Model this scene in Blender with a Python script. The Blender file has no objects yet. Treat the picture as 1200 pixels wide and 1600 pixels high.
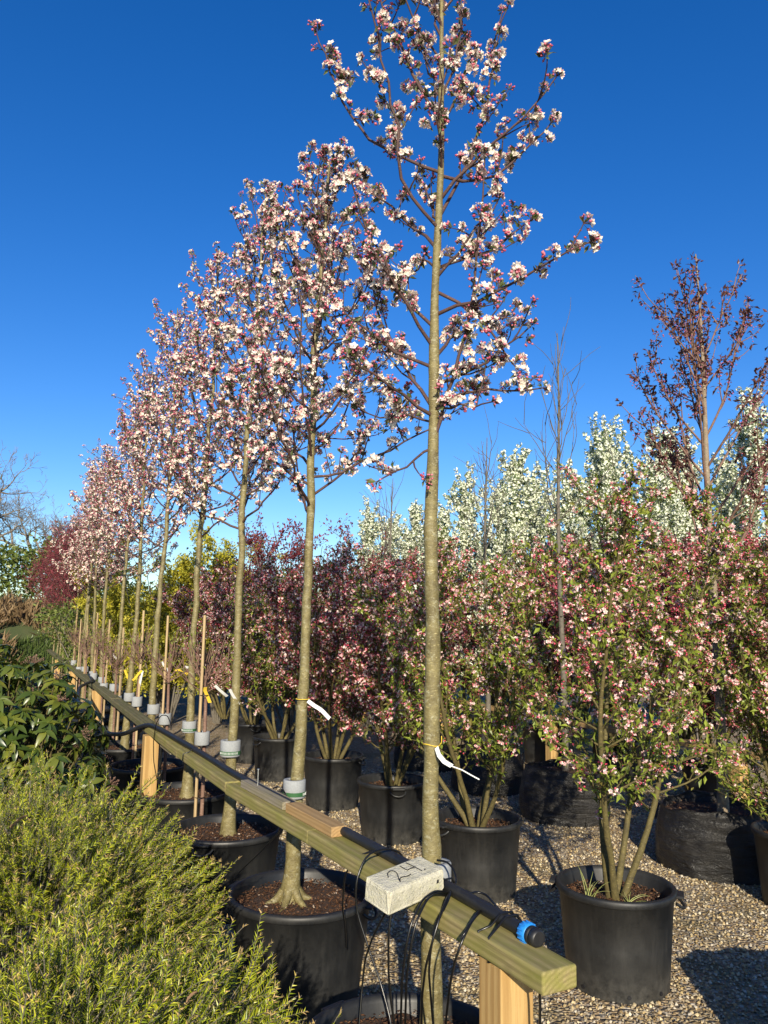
import bpy, bmesh, math, random
import numpy as np
from mathutils import Vector, Matrix

random.seed(7)
RNG = np.random.default_rng(7)
scene = bpy.context.scene
COL = scene.collection

# ------------------------------------------------------------------ camera
EYE = 1.6
FOC = 1202.0
PITCH, ROLL = math.radians(8.3), math.radians(0.9)
cam_data = bpy.data.cameras.new('camera')
cam_data.sensor_fit = 'VERTICAL'
cam_data.sensor_height = 36.0
cam_data.lens = 36.0 * FOC / 1600.0
cam_data.clip_start = 0.05
cam_data.clip_end = 2000
cam = bpy.data.objects.new('camera', cam_data)
COL.objects.link(cam)
CAM_R = Matrix.Rotation(math.pi / 2 + PITCH, 3, 'X') @ Matrix.Rotation(ROLL, 3, 'Z')
cam.matrix_world = Matrix.Translation((0, 0, EYE)) @ CAM_R.to_4x4()
scene.camera = cam

# ------------------------------------------------------------------ light
SUN_EL = math.radians(22)
SUN_H = Vector((-0.027, 1.0, 0)).normalized()          # the way the light travels over the ground
sun_dir = Vector((SUN_H.x * math.cos(SUN_EL), SUN_H.y * math.cos(SUN_EL), -math.sin(SUN_EL)))
sd = bpy.data.lights.new('sun', 'SUN')
sd.energy = 5.0
sd.angle = math.radians(0.5)
sd.color = (1.0, 0.90, 0.72)
sun = bpy.data.objects.new('sun', sd)
sun.rotation_euler = sun_dir.to_track_quat('-Z', 'Y').to_euler()
COL.objects.link(sun)
world = bpy.data.worlds.new('World')
scene.world = world
world.use_nodes = True
wn = world.node_tree.nodes
wl = world.node_tree.links
wn.clear()
w_out = wn.new('ShaderNodeOutputWorld')
w_bg = wn.new('ShaderNodeBackground')
w_sky = wn.new('ShaderNodeTexSky')
w_sky.sky_type = 'NISHITA'
w_sky.sun_disc = False
w_sky.sun_elevation = SUN_EL
w_sky.sun_rotation = math.atan2(-SUN_H.x, -SUN_H.y)
w_sky.altitude = 0
w_sky.air_density = 1.0
w_sky.dust_density = 0.3
w_sky.ozone_density = 4.0
w_hsv = wn.new('ShaderNodeHueSaturation')
w_hsv.inputs['Saturation'].default_value = 1.30
w_hsv.inputs['Hue'].default_value = 0.513
w_bg.inputs['Strength'].default_value = 0.112
wl.new(w_sky.outputs[0], w_hsv.inputs['Color'])
wl.new(w_hsv.outputs[0], w_bg.inputs['Color'])
wl.new(w_bg.outputs[0], w_out.inputs['Surface'])
scene.view_settings.view_transform = 'Standard'
scene.view_settings.look = 'None'
scene.view_settings.exposure = 0.6
scene.view_settings.gamma = 1.0
scene.view_settings.use_curve_mapping = False
scene.render.engine = 'CYCLES'
scene.cycles.max_bounces = 6
scene.cycles.transparent_max_bounces = 4


# ------------------------------------------------------------------ helpers
def ray(px, py):
    return CAM_R @ Vector(((px - 600) / FOC, -(py - 800) / FOC, -1.0))


def at_h(px, py, h):
    d = ray(px, py)
    t = (h - EYE) / d.z
    return np.array((d.x * t, d.y * t, h))


def at_y(px, py, y):
    d = ray(px, py)
    t = y / d.y
    return np.array((d.x * t, y, EYE + d.z * t))


def norm(v):
    v = np.asarray(v, float)
    return v / (np.linalg.norm(v, axis=-1, keepdims=True) + 1e-9)


def basis(dirs, spin):
    """rotation matrices (N,3,3) whose local z is dirs, spun about it"""
    z = norm(np.atleast_2d(dirs))
    ref = np.where(np.abs(z[:, 2:3]) > 0.9, np.array([[1.0, 0, 0]]), np.array([[0, 0, 1.0]]))
    x = norm(np.cross(ref, z))
    y = np.cross(z, x)
    c, s = np.cos(spin)[:, None], np.sin(spin)[:, None]
    return np.stack([x * c + y * s, y * c - x * s, z], axis=2)


class Geo:
    def __init__(self):
        self.V, self.T, self.M, self.S, self.n = [], [], [], [], 0

    def add(self, V, T, m=0, smooth=False):
        V = np.asarray(V, float).reshape(-1, 3)
        T = np.asarray(T, np.int64).reshape(-1, 3)
        self.V.append(V)
        self.T.append(T + self.n)
        self.M.append(np.full(len(T), m) if np.isscalar(m) else np.asarray(m))
        self.S.append(np.full(len(T), smooth) if np.isscalar(smooth) else np.asarray(smooth))
        self.n += len(V)
        return self

    def quads(self, V, Q, m=0, smooth=False):
        Q = np.asarray(Q).reshape(-1, 4)
        return self.add(V, np.concatenate([Q[:, [0, 1, 2]], Q[:, [0, 2, 3]]]), m, smooth)

    def flat(self):
        if not self.V:
            return np.zeros((0, 3)), np.zeros((0, 3), int), np.zeros(0, int), np.zeros(0, bool)
        return np.concatenate(self.V), np.concatenate(self.T), np.concatenate(self.M), np.concatenate(self.S)

    def tube(self, pts, rad, sides=6, m=0, cap=True, smooth=True):
        pts = np.asarray(pts, float)
        k = len(pts)
        rad = np.full(k, rad) if np.isscalar(rad) else np.asarray(rad, float)
        tan = norm(np.gradient(pts, axis=0))
        mean = norm(tan.sum(0))
        ref = np.eye(3)[np.argmin(np.abs(mean))]
        u = norm(np.cross(tan, ref))
        w = np.cross(tan, u)
        a = np.arange(sides) * 2 * np.pi / sides
        ring = (pts[:, None] + rad[:, None, None] * (np.cos(a)[None, :, None] * u[:, None] + np.sin(a)[None, :, None] * w[:, None]))
        V = ring.reshape(-1, 3)
        i = np.arange(k - 1)[:, None] * sides
        j = np.arange(sides)[None]
        j2 = (j + 1) % sides
        Q = np.stack([i + j, i + j2, i + sides + j2, i + sides + j], axis=2).reshape(-1, 4)
        self.quads(V, Q, m, smooth)
        if cap:
            for s, e in ((0, 1), (k - 1, -1)):
                cV = np.concatenate([ring[s], pts[s:s + 1]])
                b = np.arange(sides)
                b2 = (b + 1) % sides
                T = np.stack([b2, b, np.full(sides, sides)] if e == 1 else [b, b2, np.full(sides, sides)], axis=1)
                self.add(cV, T, m, False)
        return self

    def lathe(self, prof, sides=32, m=0, smooth=True, wob=None):
        prof = np.asarray(prof, float)
        a = np.arange(sides) * 2 * np.pi / sides
        V = np.stack([prof[:, 0:1] * np.cos(a), prof[:, 0:1] * np.sin(a), np.repeat(prof[:, 1:2], sides, 1)], axis=2)
        if wob is not None:
            V = wob(V)
        k = len(prof)
        i = np.arange(k - 1)[:, None] * sides
        j = np.arange(sides)[None]
        j2 = (j + 1) % sides
        Q = np.stack([i + j, i + j2, i + sides + j2, i + sides + j], axis=2).reshape(-1, 4)
        return self.quads(V.reshape(-1, 3), Q, m, smooth)

    def inst(self, tmpl, pos, rot, scale, remap=None):
        V, T, M, S = tmpl.flat() if isinstance(tmpl, Geo) else tmpl
        pos = np.atleast_2d(pos)
        n = len(pos)
        if n == 0:
            return self
        sc = np.broadcast_to(np.asarray(scale, float).reshape(-1, 1, 1), (n, 1, 1))
        P = np.einsum('nij,vj->nvi', rot, V) * sc + pos[:, None]
        TT = (T[None] + (np.arange(n) * len(V))[:, None, None]).reshape(-1, 3)
        return self.add(P.reshape(-1, 3), TT, np.tile(M, n), np.tile(S, n))

    def ribbon(self, pts, width, side, thick=0.0012, m=0):
        pts = np.asarray(pts, float)
        side = norm(np.asarray(side, float))
        tan = norm(np.gradient(pts, axis=0))
        nor = norm(np.cross(tan, side))
        s = np.broadcast_to(side, pts.shape) * width / 2
        t = nor * thick / 2
        k = len(pts)
        V = np.stack([pts - s - t, pts + s - t, pts + s + t, pts - s + t], axis=1).reshape(-1, 3)
        i = np.arange(k - 1)[:, None] * 4
        j = np.arange(4)[None]
        j2 = (j + 1) % 4
        Q = np.stack([i + j, i + j2, i + 4 + j2, i + 4 + j], axis=2).reshape(-1, 4)
        self.quads(V, Q, m)
        self.quads(V[:4], [[3, 2, 1, 0]], m)
        return self.quads(V[-4:], [[0, 1, 2, 3]], m)

    def box(self, size, bevel=0.003, m=0, loc=(0, 0, 0), rot=None, taper=None, seg=1):
        bm = bmesh.new()
        bmesh.ops.create_cube(bm, size=1.0)
        for v in bm.verts:
            v.co = Vector((v.co.x * size[0], v.co.y * size[1], v.co.z * size[2]))
        if bevel:
            bmesh.ops.bevel(bm, geom=bm.edges[:], offset=bevel, segments=seg, affect='EDGES', profile=0.5)
        bmesh.ops.triangulate(bm, faces=bm.faces[:])
        bm.verts.index_update()
        V = np.array([v.co[:] for v in bm.verts])
        T = np.array([[v.index for v in f.verts] for f in bm.faces])
        bm.free()
        if taper:
            V = taper(V)
        if rot is not None:
            V = V @ np.asarray(rot).T
        return self.add(V + np.asarray(loc, float), T, m)

    def mesh(self, name, mats):
        V, T, M, S = self.flat()
        me = bpy.data.meshes.new(name)
        me.vertices.add(len(V))
        me.vertices.foreach_set('co', V.astype(np.float32).ravel())
        me.loops.add(len(T) * 3)
        me.loops.foreach_set('vertex_index', T.astype(np.int32).ravel())
        me.polygons.add(len(T))
        me.polygons.foreach_set('loop_start', np.arange(0, len(T) * 3, 3, dtype=np.int32))
        for mm in (mats if isinstance(mats, (list, tuple)) else [mats]):
            me.materials.append(mm)
        me.polygons.foreach_set('material_index', M.astype(np.int32))
        me.polygons.foreach_set('use_smooth', S.astype(bool))
        me.update(calc_edges=True)
        return me

    def build(self, name, mats, parent=None, loc=None, rot=None, kind=None, label=None, cat=None, group=None):
        return link(name, self.mesh(name, mats), parent, loc, rot, kind, label, cat, group)


def link(name, me, parent=None, loc=None, rot=None, kind=None, label=None, cat=None, group=None):
    o = bpy.data.objects.new(name, me)
    COL.objects.link(o)
    if parent is not None:
        o.parent = parent
    if loc is not None:
        o.location = loc
    if rot is not None:
        o.rotation_euler = rot
    return tag(o, label, cat, group, kind)


def tag(o, label=None, cat=None, group=None, kind=None):
    if label:
        o['label'] = label
    if cat:
        o['category'] = cat
    if group:
        o['group'] = group
    if kind:
        o['kind'] = kind
    return o


def thing(name, label, cat, loc=(0, 0, 0), rz=0.0, group=None):
    o = bpy.data.objects.new(name, None)
    o.empty_display_size = 0.1
    COL.objects.link(o)
    o.location = loc
    o.rotation_euler = (0, 0, rz)
    return tag(o, label, cat, group)


def copy_tree(o, loc, rz=0.0, label=None, scale=None):
    c = o.copy()
    COL.objects.link(c)
    c.location = loc
    c.rotation_euler = (0, 0, rz)
    if scale:
        c.scale = (scale, scale, scale) if np.isscalar(scale) else scale
    if label:
        c['label'] = label
    for ch in list(o.children):
        d = ch.copy()
        COL.objects.link(d)
        d.parent = c
        for g in list(ch.children):
            e = g.copy()
            COL.objects.link(e)
            e.parent = d
    return c


# ------------------------------------------------------------------ materials
def new_mat(name):
    m = bpy.data.materials.new(name)
    m.use_nodes = True
    nt = m.node_tree
    b = nt.nodes['Principled BSDF']
    return m, nt, b


def ramp(nt, stops, fac=None, interp='LINEAR'):
    r = nt.nodes.new('ShaderNodeValToRGB')
    r.color_ramp.interpolation = interp
    e = r.color_ramp.elements
    while len(e) < len(stops):
        e.new(0.5)
    for k, (p, c) in enumerate(stops):
        e[k].position = p
        e[k].color = (c[0], c[1], c[2], 1)
    if fac is not None:
        nt.links.new(fac, r.inputs[0])
    return r.outputs[0]


def noise(nt, scale=(1, 1, 1), sc=5.0, detail=6.0, rough=0.6, loc=(0, 0, 0), dist=0.0):
    tc = nt.nodes.new('ShaderNodeTexCoord')
    mp = nt.nodes.new('ShaderNodeMapping')
    mp.inputs['Scale'].default_value = scale
    mp.inputs['Location'].default_value = loc
    nt.links.new(tc.outputs['Object'], mp.inputs[0])
    n = nt.nodes.new('ShaderNodeTexNoise')
    n.inputs['Scale'].default_value = sc
    n.inputs['Detail'].default_value = detail
    n.inputs['Roughness'].default_value = rough
    n.inputs['Distortion'].default_value = dist
    nt.links.new(mp.outputs[0], n.inputs['Vector'])
    return n.outputs['Fac']


def mix(nt, a, b, fac, mode='MIX'):
    m = nt.nodes.new('ShaderNodeMixRGB')
    m.blend_type = mode
    for s, v in ((0, fac), (1, a), (2, b)):
        if hasattr(v, 'node'):
            nt.links.new(v, m.inputs[s])
        else:
            m.inputs[s].default_value = v if s == 0 else (v[0], v[1], v[2], 1)
    return m.outputs[0]


def bump(nt, b, h, strength=0.4, dist=0.01):
    bn = nt.nodes.new('ShaderNodeBump')
    bn.inputs['Strength'].default_value = strength
    bn.inputs['Distance'].default_value = dist
    nt.links.new(h, bn.inputs['Height'])
    nt.links.new(bn.outputs[0], b.inputs['Normal'])


def leafy(name, stops, rough=0.5, trans=0.25, spec=0.4):
    """leaf or petal: hue varies from one leaf to the next, some light passes through"""
    m, nt, b = new_mat(name)
    g = nt.nodes.new('ShaderNodeNewGeometry')
    o = nt.nodes.new('ShaderNodeObjectInfo')
    ad = nt.nodes.new('ShaderNodeMath')
    ad.operation = 'ADD'
    nt.links.new(g.outputs['Random Per Island'], ad.inputs[0])
    nt.links.new(o.outputs['Random'], ad.inputs[1])
    fr = nt.nodes.new('ShaderNodeMath')
    fr.operation = 'FRACT'
    nt.links.new(ad.outputs[0], fr.inputs[0])
    c = ramp(nt, stops, fr.outputs[0])
    nt.links.new(c, b.inputs['Base Color'])
    b.inputs['Roughness'].default_value = rough
    b.inputs['Specular IOR Level'].default_value = spec
    if trans > 0:
        t = nt.nodes.new('ShaderNodeBsdfTranslucent')
        nt.links.new(c, t.inputs['Color'])
        mx = nt.nodes.new('ShaderNodeMixShader')
        mx.inputs[0].default_value = trans
        nt.links.new(b.outputs[0], mx.inputs[1])
        nt.links.new(t.outputs[0], mx.inputs[2])
        nt.links.new(mx.outputs[0], nt.nodes['Material Output'].inputs[0])
    return m


def barky(name, c1, c2, c3=None, lent=True, rough=0.75, bs=0.5, fine=60.0):
    m, nt, b = new_mat(name)
    n1 = noise(nt, (1, 1, 1.0), 20, 9, 0.78, (0, 0, 0), 0.6)
    col = ramp(nt, [(0.36, c1), (0.64, c2)], n1)
    if c3:
        n3 = noise(nt, (1, 1, 1.4), 30, 9, 0.82, (3, 1, 2), 0.5)
        col = mix(nt, col, c3, ramp(nt, [(0.54, (0, 0, 0)), (0.64, (0.85, 0.85, 0.85))], n3))
    n2 = noise(nt, (1, 1, 3.5) if lent else (1, 1, 0.4), fine, 3, 0.5)
    spots = ramp(nt, [(0.62, (0, 0, 0)), (0.70, (0.7, 0.7, 0.7))], n2)
    col = mix(nt, col, tuple(min(1, 1.9 * c + 0.03) for c in c2), spots)
    nt.links.new(col, b.inputs['Base Color'])
    b.inputs['Roughness'].default_value = rough
    b.inputs['Specular IOR Level'].default_value = 0.35
    n4 = noise(nt, (1, 1, 2.2), 45, 5, 0.7)
    bump(nt, b, n4, bs, 0.004)
    return m


def woody(name, light, dark, green=None, gfac=0.5, off=(0, 0.05, 0.11), sc=28.0):
    m, nt, b = new_mat(name)
    tc = nt.nodes.new('ShaderNodeTexCoord')
    mp = nt.nodes.new('ShaderNodeMapping')
    mp.inputs['Location'].default_value = off
    mp.inputs['Scale'].default_value = (0.12, 1, 1)
    nt.links.new(tc.outputs['Object'], mp.inputs[0])
    w = nt.nodes.new('ShaderNodeTexWave')
    w.wave_type = 'RINGS'
    w.rings_direction = 'X'
    w.inputs['Scale'].default_value = sc
    w.inputs['Distortion'].default_value = 3.0
    w.inputs['Detail'].default_value = 3.0
    w.inputs['Detail Scale'].default_value = 1.2
    nt.links.new(mp.outputs[0], w.inputs['Vector'])
    md = tuple(0.35 * a + 0.65 * b for a, b in zip(light, dark))
    col = ramp(nt, [(0.1, md), (0.75, light)], w.outputs['Fac'])
    f = noise(nt, (1.2, 45, 45), 6, 5, 0.7)
    col = mix(nt, col, dark, ramp(nt, [(0.45, (0, 0, 0)), (0.75, (0.75, 0.75, 0.75))], f))
    if green:
        g = noise(nt, (1.5, 6, 6), 4, 5, 0.65, (5, 0, 1))
        col = mix(nt, col, green, ramp(nt, [(0.35, (0, 0, 0)), (0.65, (gfac, gfac, gfac))], g))
    kn = noise(nt, (3.2, 11, 11), 1.6, 2, 0.4, (2.7, 1.3, 0.4))
    col = mix(nt, col, tuple(0.45 * c for c in dark), ramp(nt, [(0.70, (0, 0, 0)), (0.76, (0.8, 0.8, 0.8))], kn))
    ck = noise(nt, (0.5, 70, 70), 3, 3, 0.6, (1, 2, 3))
    col = mix(nt, col, tuple(0.35 * c for c in dark), ramp(nt, [(0.66, (0, 0, 0)), (0.72, (0.75, 0.75, 0.75))], ck))
    nt.links.new(col, b.inputs['Base Color'])
    b.inputs['Roughness'].default_value = 0.8
    b.inputs['Specular IOR Level'].default_value = 0.2
    bump(nt, b, f, 0.35, 0.003)
    return m


def plastic(name, base, dust, rough=0.45, amount=0.5, spec=0.5, bs=0.1, fine=9.0):
    m, nt, b = new_mat(name)
    n = noise(nt, (1, 1, 0.7), 5, 8, 0.7)
    f = noise(nt, (1, 1, 1), fine * 10, 3, 0.6, (1, 5, 2))
    k = mix(nt, (0, 0, 0), ramp(nt, [(0.4, (0, 0, 0)), (0.75, (amount, amount, amount))], n), 1.0)
    col = mix(nt, base, dust, k)
    st = noise(nt, (1, 1, 0.06), 26, 5, 0.7, (4, 2, 0))
    col = mix(nt, col, dust, ramp(nt, [(0.52, (0, 0, 0)), (0.74, (0.55, 0.55, 0.55))], st))
    tc = nt.nodes.new('ShaderNodeTexCoord')
    sx = nt.nodes.new('ShaderNodeSeparateXYZ')
    nt.links.new(tc.outputs['Object'], sx.inputs[0])
    low = ramp(nt, [(0.0, (0.9, 0.9, 0.9)), (0.16, (0, 0, 0))], sx.outputs[2])
    nl = noise(nt, (1, 1, 1), 22, 6, 0.75, (7, 0, 0))
    col = mix(nt, col, tuple(2.2 * c for c in dust), mix(nt, low, (0, 0, 0), ramp(nt, [(0.35, (1, 1, 1)), (0.65, (0, 0, 0))], nl)))
    col = mix(nt, col, dust, ramp(nt, [(0.66, (0, 0, 0)), (0.74, (0.5, 0.5, 0.5))], f))
    nt.links.new(col, b.inputs['Base Color'])
    nt.links.new(ramp(nt, [(0.3, (rough, rough, rough)), (0.8, (min(1, rough + 0.3),) * 3)], n), b.inputs['Roughness'])
    b.inputs['Specular IOR Level'].default_value = spec
    bump(nt, b, n, bs, 0.01)
    return m


def plain(name, c, rough=0.5, spec=0.5, bs=0.0, var=0.0, sc=30):
    m, nt, b = new_mat(name)
    if var:
        n = noise(nt, (1, 1, 1), sc, 5, 0.6)
        col = ramp(nt, [(0.3, tuple(x * (1 - var) for x in c)), (0.7, tuple(min(1, x * (1 + var)) for x in c))], n)
        nt.links.new(col, b.inputs['Base Color'])
        if bs:
            bump(nt, b, n, bs, 0.004)
    else:
        b.inputs['Base Color'].default_value = (*c, 1)
    b.inputs['Roughness'].default_value = rough
    b.inputs['Specular IOR Level'].default_value = spec
    return m


M_PETAL = leafy('apple_petal', [(0.0, (0.88, 0.83, 0.70)), (0.65, (0.84, 0.74, 0.63)), (1.0, (0.76, 0.46, 0.45))], 0.6, 0.25, 0.2)
M_BUD = leafy('apple_bud', [(0.0, (0.52, 0.09, 0.14)), (0.5, (0.66, 0.22, 0.27)), (1.0, (0.36, 0.03, 0.08))], 0.5, 0.15, 0.3)
M_LEAF = leafy('apple_leaf', [(0.0, (0.07, 0.09, 0.03)), (0.6, (0.11, 0.14, 0.04)), (1.0, (0.10, 0.07, 0.04))], 0.5, 0.25)
M_PLEAF = leafy('shrub_leaf', [(0.0, (0.07, 0.09, 0.016)), (0.4, (0.18, 0.23, 0.03)), (0.8, (0.30, 0.36, 0.05)), (1.0, (0.13, 0.075, 0.03))], 0.4, 0.3)
M_DLEAF = leafy('dusky_leaf', [(0.0, (0.07, 0.08, 0.018)), (0.5, (0.16, 0.17, 0.03)), (0.75, (0.16, 0.07, 0.035)), (1.0, (0.10, 0.035, 0.03))], 0.45, 0.3)
M_CPETAL = leafy('crimson_petal', [(0.0, (0.84, 0.66, 0.62)), (0.35, (0.72, 0.30, 0.34)), (1.0, (0.56, 0.06, 0.13))], 0.6, 0.25, 0.2)
M_SPETAL = leafy('shrub_petal', [(0.0, (0.88, 0.80, 0.72)), (0.5, (0.82, 0.58, 0.55)), (1.0, (0.66, 0.20, 0.25))], 0.6, 0.25, 0.2)
M_SBUD = leafy('shrub_bud', [(0.0, (0.62, 0.035, 0.10)), (0.6, (0.66, 0.14, 0.19)), (1.0, (0.40, 0.02, 0.06))], 0.5, 0.15)
M_WPETAL = leafy('white_petal', [(0.0, (0.82, 0.83, 0.72)), (1.0, (0.70, 0.74, 0.54))], 0.6, 0.25, 0.2)
M_WLEAF = leafy('white_tree_leaf', [(0.0, (0.10, 0.16, 0.04)), (1.0, (0.17, 0.22, 0.06))], 0.5, 0.3)
M_MAROON = leafy('maroon_leaf', [(0.0, (0.16, 0.025, 0.035)), (0.6, (0.26, 0.055, 0.065)), (1.0, (0.09, 0.018, 0.022))], 0.5, 0.25)
M_BRONZE = leafy('bronze_leaf', [(0.0, (0.10, 0.04, 0.03)), (0.6, (0.15, 0.06, 0.045)), (1.0, (0.06, 0.028, 0.024))], 0.45, 0.2)
M_ROSE = leafy('rose_bud', [(0.0, (0.42, 0.08, 0.16)), (1.0, (0.55, 0.20, 0.30))], 0.5, 0.2)
M_YEW = leafy('yew_needle', [(0.0, (0.13, 0.19, 0.010)), (0.45, (0.31, 0.36, 0.016)), (1.0, (0.52, 0.50, 0.03))], 0.4, 0.25, 0.45)
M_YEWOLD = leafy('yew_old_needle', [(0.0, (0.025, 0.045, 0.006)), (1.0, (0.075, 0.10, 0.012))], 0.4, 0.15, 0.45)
M_YEWTIP = leafy('yew_tip', [(0.0, (0.46, 0.36, 0.09)), (1.0, (0.52, 0.34, 0.14))], 0.5, 0.2)
M_RHODO = leafy('rhododendron_leaf', [(0.0, (0.032, 0.058, 0.011)), (0.6, (0.075, 0.105, 0.016)), (1.0, (0.15, 0.16, 0.022))], 0.34, 0.15, 0.5)
M_DRY = leafy('dry_leaf', [(0.0, (0.42, 0.26, 0.13)), (1.0, (0.30, 0.16, 0.07))], 0.7, 0.2)
M_IVY = leafy('hedge_leaf', [(0.0, (0.06, 0.09, 0.015)), (0.6, (0.13, 0.17, 0.03)), (1.0, (0.22, 0.23, 0.07))], 0.4, 0.2)
M_DARKGREEN = leafy('evergreen_leaf', [(0.0, (0.02, 0.04, 0.015)), (1.0, (0.055, 0.075, 0.03))], 0.5, 0.15)
M_YELLOW = leafy('golden_leaf', [(0.0, (0.52, 0.44, 0.04)), (1.0, (0.34, 0.35, 0.04))], 0.5, 0.25)
M_GRASSY = leafy('grass_blade', [(0.0, (0.05, 0.09, 0.015)), (1.0, (0.10, 0.14, 0.03))], 0.6, 0.2)
M_STRAW = leafy('straw_blade', [(0.0, (0.28, 0.19, 0.09)), (1.0, (0.16, 0.10, 0.05))], 0.7, 0.2)
M_PALEGRASS = leafy('pale_grass', [(0.0, (0.42, 0.44, 0.16)), (1.0, (0.30, 0.34, 0.10))], 0.5, 0.2)
M_TBUD = leafy('leaf_bud', [(0.0, (0.26, 0.28, 0.05)), (1.0, (0.17, 0.20, 0.04))], 0.45, 0.25)
M_BARK = barky('apple_bark', (0.10, 0.079, 0.030), (0.215, 0.180, 0.074), (0.35, 0.335, 0.22), bs=1.0, rough=0.5, fine=75)
M_TWIG = barky('apple_twig', (0.055, 0.030, 0.026), (0.10, 0.055, 0.045), None, bs=0.3)
M_SHRUBBARK = barky('shrub_bark', (0.06, 0.048, 0.018), (0.125, 0.10, 0.032), (0.045, 0.033, 0.02), bs=0.4)
M_REDTWIG = barky('red_twig', (0.13, 0.07, 0.05), (0.22, 0.135, 0.095), None, bs=0.3)
M_PALEBARK = barky('pale_bark', (0.17, 0.13, 0.085), (0.27, 0.215, 0.15), (0.13, 0.10, 0.07), bs=0.5)
M_FARBARK = barky('far_grey_bark', (0.15, 0.125, 0.095), (0.24, 0.20, 0.15), None, bs=0.2)
M_GREYBARK = barky('grey_bark', (0.08, 0.07, 0.055), (0.15, 0.13, 0.10), None, bs=0.3)
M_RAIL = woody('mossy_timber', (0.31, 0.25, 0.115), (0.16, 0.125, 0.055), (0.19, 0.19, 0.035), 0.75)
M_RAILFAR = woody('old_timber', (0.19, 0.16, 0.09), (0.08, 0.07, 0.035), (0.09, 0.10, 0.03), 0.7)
M_POST = woody('fresh_timber', (0.47, 0.31, 0.125), (0.30, 0.175, 0.06), None, sc=16)
M_BLOCK1 = woody('grey_block_timber', (0.28, 0.24, 0.19), (0.15, 0.13, 0.09), (0.20, 0.18, 0.06), 0.4)
M_BLOCK2 = woody('tan_block_timber', (0.40, 0.25, 0.11), (0.25, 0.15, 0.06), (0.28, 0.22, 0.12), 0.3)
M_STAKE = woody('stake_timber', (0.42, 0.32, 0.18), (0.26, 0.17, 0.08), None)
M_POT = plastic('black_pot_plastic', (0.0095, 0.010, 0.0105), (0.036, 0.035, 0.032), 0.40, 0.5)
M_BAG_OLD = plastic('woven_bag_plastic', (0.010, 0.010, 0.010), (0.035, 0.032, 0.028), 0.30, 0.35, 0.6, 0.5, 12)
M_PIPE = plastic('pipe_plastic', (0.008, 0.008, 0.009), (0.03, 0.03, 0.03), 0.4, 0.3)
M_TUBE = plain('drip_tube_plastic', (0.006, 0.006, 0.006), 0.28, 0.5)
M_BLUE = plain('blue_nut_plastic', (0.02, 0.22, 0.62), 0.4, 0.5)
M_FOAM = plain('grey_foam', (0.27, 0.28, 0.28), 0.85, 0.2, 0.3, 0.12, 120)
M_GREEN = plain('green_strap', (0.03, 0.10, 0.035), 0.6, 0.3)
M_INK = plain('marker_ink', (0.012, 0.012, 0.014), 0.5, 0.3)
M_WHITE = plain('white_label', (0.66, 0.66, 0.63), 0.5, 0.4)
M_YTAG = plain('yellow_label', (0.75, 0.52, 0.05), 0.5, 0.4)
M_METAL = plain('nail_metal', (0.6, 0.6, 0.58), 0.35, 0.6)
M_METAL.node_tree.nodes['Principled BSDF'].inputs['Metallic'].default_value = 0.9


def bag_mat():
    m, nt, b = new_mat('woven_bag')
    n1 = noise(nt, (1, 1, 1), 4, 6, 0.7)
    col = ramp(nt, [(0.35, (0.009, 0.009, 0.009)), (0.75, (0.028, 0.025, 0.021))], n1)
    nt.links.new(col, b.inputs['Base Color'])
    b.inputs['Specular IOR Level'].default_value = 0.55
    nt.links.new(ramp(nt, [(0.3, (0.27, 0.27, 0.27)), (0.7, (0.5, 0.5, 0.5))], n1), b.inputs['Roughness'])
    crease = noise(nt, (1.0, 1.0, 5.5), 4.5, 7, 0.65, (2, 1, 0), 1.2)
    weave = noise(nt, (1, 1, 1), 260, 2, 0.5)
    b1 = nt.nodes.new('ShaderNodeBump')
    b1.inputs['Strength'].default_value = 0.9
    b1.inputs['Distance'].default_value = 0.05
    nt.links.new(crease, b1.inputs['Height'])
    b2 = nt.nodes.new('ShaderNodeBump')
    b2.inputs['Strength'].default_value = 0.35
    b2.inputs['Distance'].default_value = 0.004
    nt.links.new(weave, b2.inputs['Height'])
    nt.links.new(b1.outputs[0], b2.inputs['Normal'])
    nt.links.new(b2.outputs[0], b.inputs['Normal'])
    return m


M_BAG = bag_mat()


def concrete():
    m, nt, b = new_mat('concrete_block')
    n1 = noise(nt, (1, 1, 1), 18, 8, 0.7)
    n2 = noise(nt, (1, 1, 1), 150, 4, 0.7)
    col = ramp(nt, [(0.3, (0.40, 0.38, 0.27)), (0.55, (0.52, 0.49, 0.38)), (0.75, (0.46, 0.45, 0.22))], n1)
    col = mix(nt, col, (0.14, 0.13, 0.10), ramp(nt, [(0.28, (0.7, 0.7, 0.7)), (0.40, (0, 0, 0))], n2))
    nt.links.new(col, b.inputs['Base Color'])
    b.inputs['Roughness'].default_value = 0.9
    bump(nt, b, n2, 0.7, 0.006)
    b3 = nt.nodes.new('ShaderNodeBump')
    b3.inputs['Strength'].default_value = 0.6
    b3.inputs['Distance'].default_value = 0.02
    nt.links.new(n1, b3.inputs['Height'])
    nt.links.new(b3.outputs[0], b.inputs['Normal'].links[0].from_node.inputs['Normal'])
    return m


def soil_mat():
    m, nt, b = new_mat('bark_soil')
    n1 = noise(nt, (1, 1, 1), 60, 6, 0.7)
    col = ramp(nt, [(0.3, (0.020, 0.010, 0.005)), (0.6, (0.065, 0.030, 0.015)), (0.78, (0.15, 0.08, 0.04))], n1)
    nt.links.new(col, b.inputs['Base Color'])
    b.inputs['Roughness'].default_value = 0.95
    bump(nt, b, n1, 0.9, 0.02)
    return m


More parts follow.
